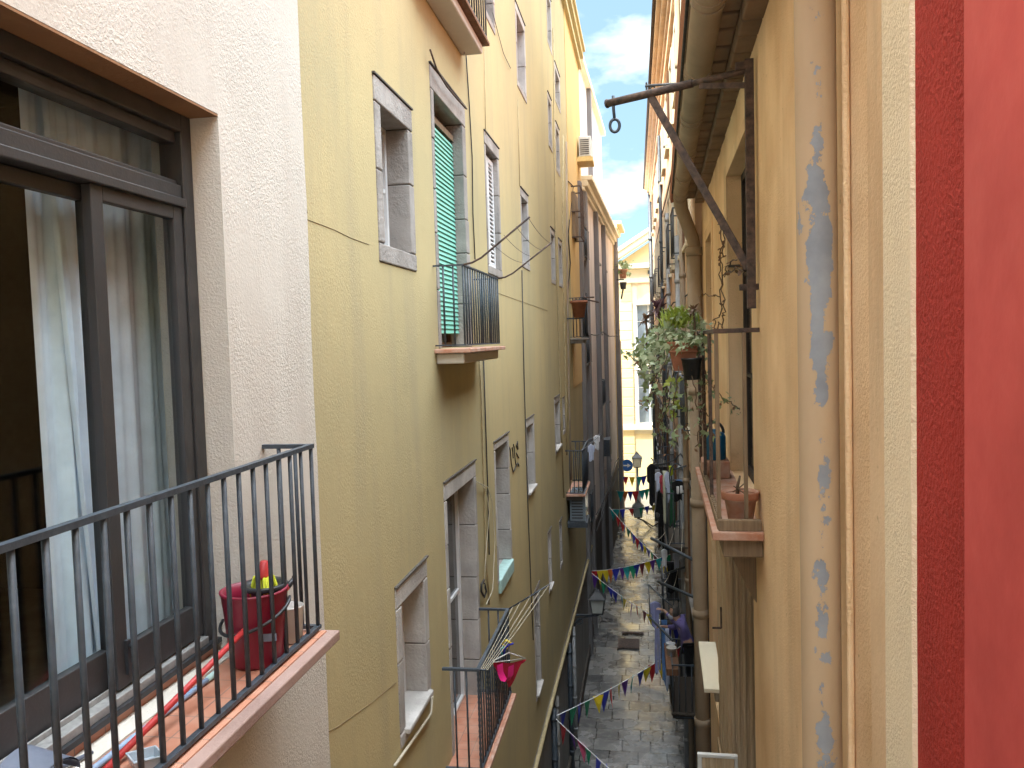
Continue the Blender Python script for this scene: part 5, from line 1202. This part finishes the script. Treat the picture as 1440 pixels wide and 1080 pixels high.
# tubs on the shelf in front
for i, (px, py, r_, h_, mt_, lb) in enumerate(((958, 893, .085, .15, 'white_plastic', 'round white tub on the brown shelf, right of two'), (946, 890, .075, .13, 'cl_white', 'white basin on the brown shelf, left of two'))):
    c = at(px, py, 14.4-.0*i); tt_ = R2.P((c-R2.O).dot(R2.a), EZ-5.62, .41); c = tt_+R2.a*(.25*i)
    b = MB(); b.lathe(c, [(.0001,0),(r_*.8,0),(r_,h_),(r_*1.06,h_),(r_*1.06,h_-.015),(r_*.94,h_-.02),(r_*.74,.012),(.0001,.012)], 18); tag(b.build('tub', M[mt_], None, True), lb, 'tub')

# ================================================================== PLANTS
def leaves(pts, nm, mat, parent, size=.05, lobed=True, seed=0, droop=.5):
    rnd = random.Random(seed); b = MB()
    sh = [(0,0),(.32,.10),(.5,.42),(.22,.45),(.0,1.0),(-.22,.45),(-.5,.42),(-.32,.10)] if lobed else [(0,0),(.28,.35),(.22,.7),(0,1),(-.22,.7),(-.28,.35)]
    for p in pts:
        n_ = Vector((rnd.gauss(-.3,.6), rnd.gauss(-.6,.6), rnd.gauss(.5,.6))).normalized(); d = Vector((rnd.gauss(0,1), rnd.gauss(0,1), rnd.gauss(-droop,.8))); d = (d-n_*d.dot(n_)).normalized(); e = d.cross(n_)
        s_ = size*rnd.choice((rnd.uniform(.35,.8), rnd.uniform(.7,1.2), rnd.uniform(1.0,1.5))); k = len(b.v); cv = rnd.uniform(-.25,.25)
        for x, y in sh: b.v.append(p+e*x*s_+d*y*s_+n_*(cv*s_*abs(x)-.12*s_*y*y))
        b.f.append([k+i for i in range(len(sh))])
    return b.build(nm, M[mat], parent)
# trough with ivy on the rail of the tan house
sT, tT = 7.15, .45; zTt = EZ-.085; zTb = EZ-.29
o3 = R1.P(sT, zTb, tT); pl = thing('ivy_planter', o3, 'terracotta trough overflowing with trailing ivy, hung outside the right balcony rail', 'planter')
b = MB(); sa, sb = sT-.38, sT+.38
def trough(z0_, z1_, t0_, t1_, g0): return [P(sa+g0, z0_, t0_), P(sb-g0, z0_, t0_), P(sb-g0, z0_, t1_), P(sa+g0, z0_, t1_)], z1_
b.hexa([P(sa+.03,zTb,.37),P(sb-.03,zTb,.37),P(sb-.03,zTb,.53),P(sa+.03,zTb,.53),P(sa,zTt,.34),P(sb,zTt,.34),P(sb,zTt,.57),P(sa,zTt,.57)])
b.box(R1, sa-.015, sb+.015, zTt-.001, zTt+.035, .325, .585); b.box(R1, sa-.008, sb+.008, zTt-.055, zTt-.04, .338, .572); b.build('trough', M['terracotta'], pl, bevel=.006)
b = MB(); b.box(R1, sa+.02, sb-.02, zTt+.035, zTt+.045, .345, .565); b.build('soil', M['soil'], pl)
bp = R1.P(6.75, EZ-.36, .39); bk = thing('black_pot', bp, 'small black plastic pot tucked under the terracotta trough', 'pot')
b = MB(); b.lathe(bp, [(.0001,0),(.06,0),(.08,.16),(.086,.16),(.086,.175),(.072,.175),(.055,.02),(.0001,.02)], 20); b.build('pot', M['black_plastic'], bk, True)
rnd = random.Random(5); ctr = R1.P(sT, zTt+.05, tT+.02)
def cloud(n, c, a, seed, shell=.55):
    r_ = random.Random(seed); out = []
    while len(out) < n:
        v = Vector((r_.uniform(-1,1), r_.uniform(-1,1), r_.uniform(-1,1)))
        if shell < v.length < 1: out.append(c+R1.n*v.x*a[0]+R1.a*v.y*a[1]+Vector((0,0,v.z*a[2])))
    return out
pts = cloud(150, ctr+Vector((0,0,.10)), (.20,.42,.17), 1, .3)+cloud(110, ctr+R1.n*.16+Vector((0,0,-.03)), (.16,.40,.20), 2, .2)+cloud(60, ctr+R1.n*.30+Vector((0,-.1,-.08)), (.12,.3,.14), 3, .2)+cloud(60, ctr-R1.n*.16-R1.a*.25+Vector((0,0,.02)), (.10,.25,.14), 4)+cloud(46, ctr-R1.a*.46+Vector((0,0,-.02)), (.15,.10,.10), 5, .1)+cloud(80, ctr+R1.n*.27-R1.a*.2+Vector((0,0,-.17)), (.13,.3,.17), 6, .2)
leaves(pts[::2], 'ivy_leaves', 'leaf_ivy', pl, .062, True, 1); leaves(pts[1::2], 'variegated_leaves', 'leaf_pale', pl, .055, True, 2)
b = MB(); gp = ctr+Vector((-.02,-.1,.14))
for i in range(260):
    a = rnd.uniform(0,6.28); l_ = rnd.uniform(.05,.12); q = gp+Vector((rnd.gauss(0,.06), rnd.gauss(0,.12), rnd.uniform(-.05,.06))); tp_ = q+Vector((math.cos(a)*l_*.9, math.sin(a)*l_*.9, l_*.9)); s_ = Vector((-math.sin(a), math.cos(a), 0))*.006
    b.quad(q-s_, q+s_, (q+tp_)/2+s_*1.2+Vector((0,0,.02)), tp_, (q+tp_)/2-s_*1.2+Vector((0,0,.02)))
b.build('grass_tuft', M['leaf_lime'], pl)
# trailing stems
b = MB(); lp1, lp2 = [], []
trails = [[(930,500),(905,520),(885,498),(880,494)],[(932,515),(912,545),(903,528)],[(940,520),(935,560),(925,600),(932,625)],[(955,515),(948,560),(948,600),(942,640)],[(983,500),(995,535),(1003,545),(1008,560)],[(985,505),(987,540),(988,575),(1002,592)],[(984,515),(990,560),(985,600),(978,628)],[(972,520),(978,560),(985,590),(1005,612)],[(925,530),(912,560),(910,575)],[(962,520),(966,560),(965,600),(970,612)],[(1005,545),(1018,562),(1030,568),(1040,576)],[(945,525),(940,570),(930,590),(935,610)],[(938,500),(922,545),(905,570),(898,566)]]
for i, tr_ in enumerate(trails):
    Yb = 7.0+rnd.uniform(-.35,.35); q = [at(x, y, Yb) for x, y in tr_]; sm = []
    for k in range(len(q)-1):
        for u in range(6): sm.append(q[k]+(q[k+1]-q[k])*(u/6)+Vector((rnd.gauss(0,.006), rnd.gauss(0,.02), rnd.gauss(0,.004))))
    sm.append(q[-1]); b.tube(sm, .0045, 5)
    for p_ in sm[2:]:
        for r_ in range(2):
            if rnd.random() < .62: (lp1 if rnd.random() < .65 else lp2).append(p_+Vector((rnd.gauss(0,.022), rnd.gauss(0,.05), rnd.gauss(0,.022))))
b.build('stems', M['vine'], pl, True)
leaves(lp1, 'trailing_leaves', 'leaf_ivy', pl, .052, True, 7, 1.0); leaves(lp2, 'dry_leaves', 'leaf_dry', pl, .035, False, 8, 1.0)
leaves([at(948+rnd.gauss(0,4), rnd.uniform(530,590), 6.8) for _ in range(34)], 'lime_leaves', 'leaf_lime', pl, .055, True, 9, 1.0)
# dark foliage plants behind it
def rosette(px, py, Y, n, ln, mat, lab, seed):
    r_ = random.Random(seed); c = at(px, py, Y); o = thing('dark_foliage_plant', c+Vector((0,0,-.25)), lab, 'plant')
    b = MB(); b.tube([c+Vector((0,.0,-.25)), c+Vector((.01,0,-.1)), c], .010, 6); b.build('stem', M['vine'], o, True)
    b = MB()
    for i in range(n):
        a = r_.uniform(0,6.28); el = r_.uniform(-.5,1.3); d = Vector((math.cos(a)*math.cos(el), math.sin(a)*math.cos(el), math.sin(el))); L_ = ln*r_.uniform(.5,1.1); sd = d.cross(Vector((0,0,1))).normalized()*L_*.13
        q1 = c+d*L_*.5+Vector((0,0,L_*.05)); q2 = c+d*L_+Vector((0,0,-L_*.25)); b.quad(c, q1-sd, q2, q1+sd)
    b.build('leaves', M[mat], o); return o
rosette(926, 438, 7.4, 60, .17, 'leaf_dark', 'tall purple leaved plant rising out of the ivy trough', 1)
rosette(908, 450, 7.3, 45, .09, 'leaf_dry', 'withered brown flower head at the left end of the ivy trough', 2)
rosette(975, 437, 6.9, 45, .09, 'leaf_dry', 'withered brown flower head at the right end of the ivy trough', 3)
b = MB(); pp = [at(x, y, 7.3) for x, y in ((925,440),(930,425),(938,413))]; b.tube(pp, [.02,.012,.004], 6); tag(b.build('purple_spike', M['leaf_dark'], None), 'single purple leaf spike leaning right above the trough', 'plant')
# dry climbing stems on the wall beside the window
vb = P(8.6, EZ-.1, .03); vn = thing('dry_vine', vb, 'dry leafless climbing stems on the tan wall beside the hoist brace', 'vine')
b = MB(); lv = []
for tr_ in ([(1014,312),(1014,345),(1013,380),(1014,420),(1012,445),(1003,462)],[(1014,318),(1020,335),(1016,360),(1015,400),(1018,440),(1015,455),(1008,462)],[(1016,395),(1024,375),(1034,365),(1045,370)],[(1018,390),(1030,382),(1044,384)],[(1013,418),(1000,417),(985,416)]):
    q = [P(*R1.hit(x, y, .05), .05) for x, y in tr_]; sm = wire(q, -.02, 5); sm = [p_+Vector((rnd.gauss(0,.008), rnd.gauss(0,.03), rnd.gauss(0,.008))) for p_ in sm]; b.tube(sm, .006, 5); lv += [p_ for p_ in sm if rnd.random() < .6]
b.build('stems', M['vine'], vn, True); leaves(lv, 'dry_leaves', 'leaf_dry', vn, .045, False, 12)
# pots and jug on the balcony floor
c = P(5.66, Z0+.002, .125); tp1 = thing('terracotta_pot', c, 'chalky terracotta flower pot with a dried stalk on the right balcony slab', 'flower pot')
b = MB(); b.lathe(c, [(.0001,0),(.075,0),(.078,.01),(.105,.17),(.122,.172),(.126,.225),(.118,.228),(.108,.18),(.10,.17),(.0001,.17)], 32); b.build('pot', M['terracotta_old'], tp1, True)
b = MB(); b.lathe(c, [(.1235,.18),(.1275,.224),(.119,.2285),(.112,.2),(.1235,.18)], 32); b.build('rim', M['terracotta'], tp1, True)
b = MB(); b.disc(c+Vector((0,0,.17)), .10, Vector((0,0,1)), 20, .012); b.build('soil', M['soil'], tp1)
b = MB(); b.tube([c+Vector((-.02,0,.18)), c+Vector((-.015,.01,.26)), c+Vector((.0,.0,.33))], [.014,.011,.006], 8)
for i in range(7): a = i*.9; b.tube([c+Vector((-.015,0,.24)), c+Vector((.05*math.cos(a),.05*math.sin(a),.24+.03*math.sin(a*2)))], .004, 5)
b.build('stalk', M['vine'], tp1, True)
c = P(7.6, Z0+.16, .17); ju = thing('blue_jug', c, 'dark blue plastic jug with a looped handle standing on a block behind the flower pot', 'jug')
b = MB(); b.lathe(c, [(.0001,0),(.092,0),(.098,.01),(.098,.20),(.085,.235),(.05,.25),(.035,.252),(.035,.27),(.0001,.272)], 24); b.build('body', M['blue_jug'], ju, True)
b = MB(); b.tube([c+Vector((.08*math.cos(a), 0, .235+.10*math.sin(a))) for a in [math.pi*i/12 for i in range(13)]], .013, 8); b.build('handle', M['black_plastic'], ju, True)
b = MB(); b.cube(P(7.6, Z0+.001, .17), .0, .0, .0) if False else b.box(R1, 7.45, 7.75, Z0+.001, Z0+.158, .05, .29); tag(b.build('flower_box', M['terracotta_old'], None, bevel=.01), 'low faded clay block under the blue jug', 'planter')
# hanging flower pot on the corner house
c = at(876, 384, 39); hp_ = thing('hanging_flower_pot', c, 'small orange flower pot with green leaves hung high on the yellow corner house', 'flower pot')
b = MB(); b.lathe(c, [(.0001,-.25),(.14,-.25),(.2,.12),(.23,.12),(.23,.18),(.0001,.16)], 14); b.build('pot', M['terracotta_old'], hp_, True)
b = MB(); b.lathe(c+Vector((.0,0,-.75)), [(.0001,0),(.12,0),(.17,.32),(.0001,.3)], 12); b.tube([c+Vector((-.3,0,-.3)), c+Vector((.05,0,-.3))], .03, 6); b.tube([c+Vector((-.1,0,-1.2)), c+Vector((0,0,-.7))], .04, 6); b.build('bracket', M['lamp_black'], hp_)
leaves([c+Vector((rnd.gauss(0,.2), rnd.gauss(0,.2), .3+rnd.gauss(0,.16))) for _ in range(60)], 'leaves', 'leaf_ivy', hp_, .2, False, 20)
# clay pot hung by the cables, far left
c = L1.P(L1.hit(812, 430, .25)[0], L1.hit(812, 434, .25)[1], .28); cp_ = thing('hanging_clay_pot', c, 'clay pot on a wall bracket among the cables of the far yellow wall', 'flower pot')
b = MB(); b.lathe(c, [(.0001,-.2),(.12,-.2),(.17,.12),(.2,.12),(.2,.18),(.0001,.16)], 14); b.build('pot', M['terracotta'], cp_, True); b = MB(); b.bar(c+Vector((-.28,0,-.22)), c+Vector((.1,0,-.22)), .03); b.build('bracket', M['iron'], cp_)
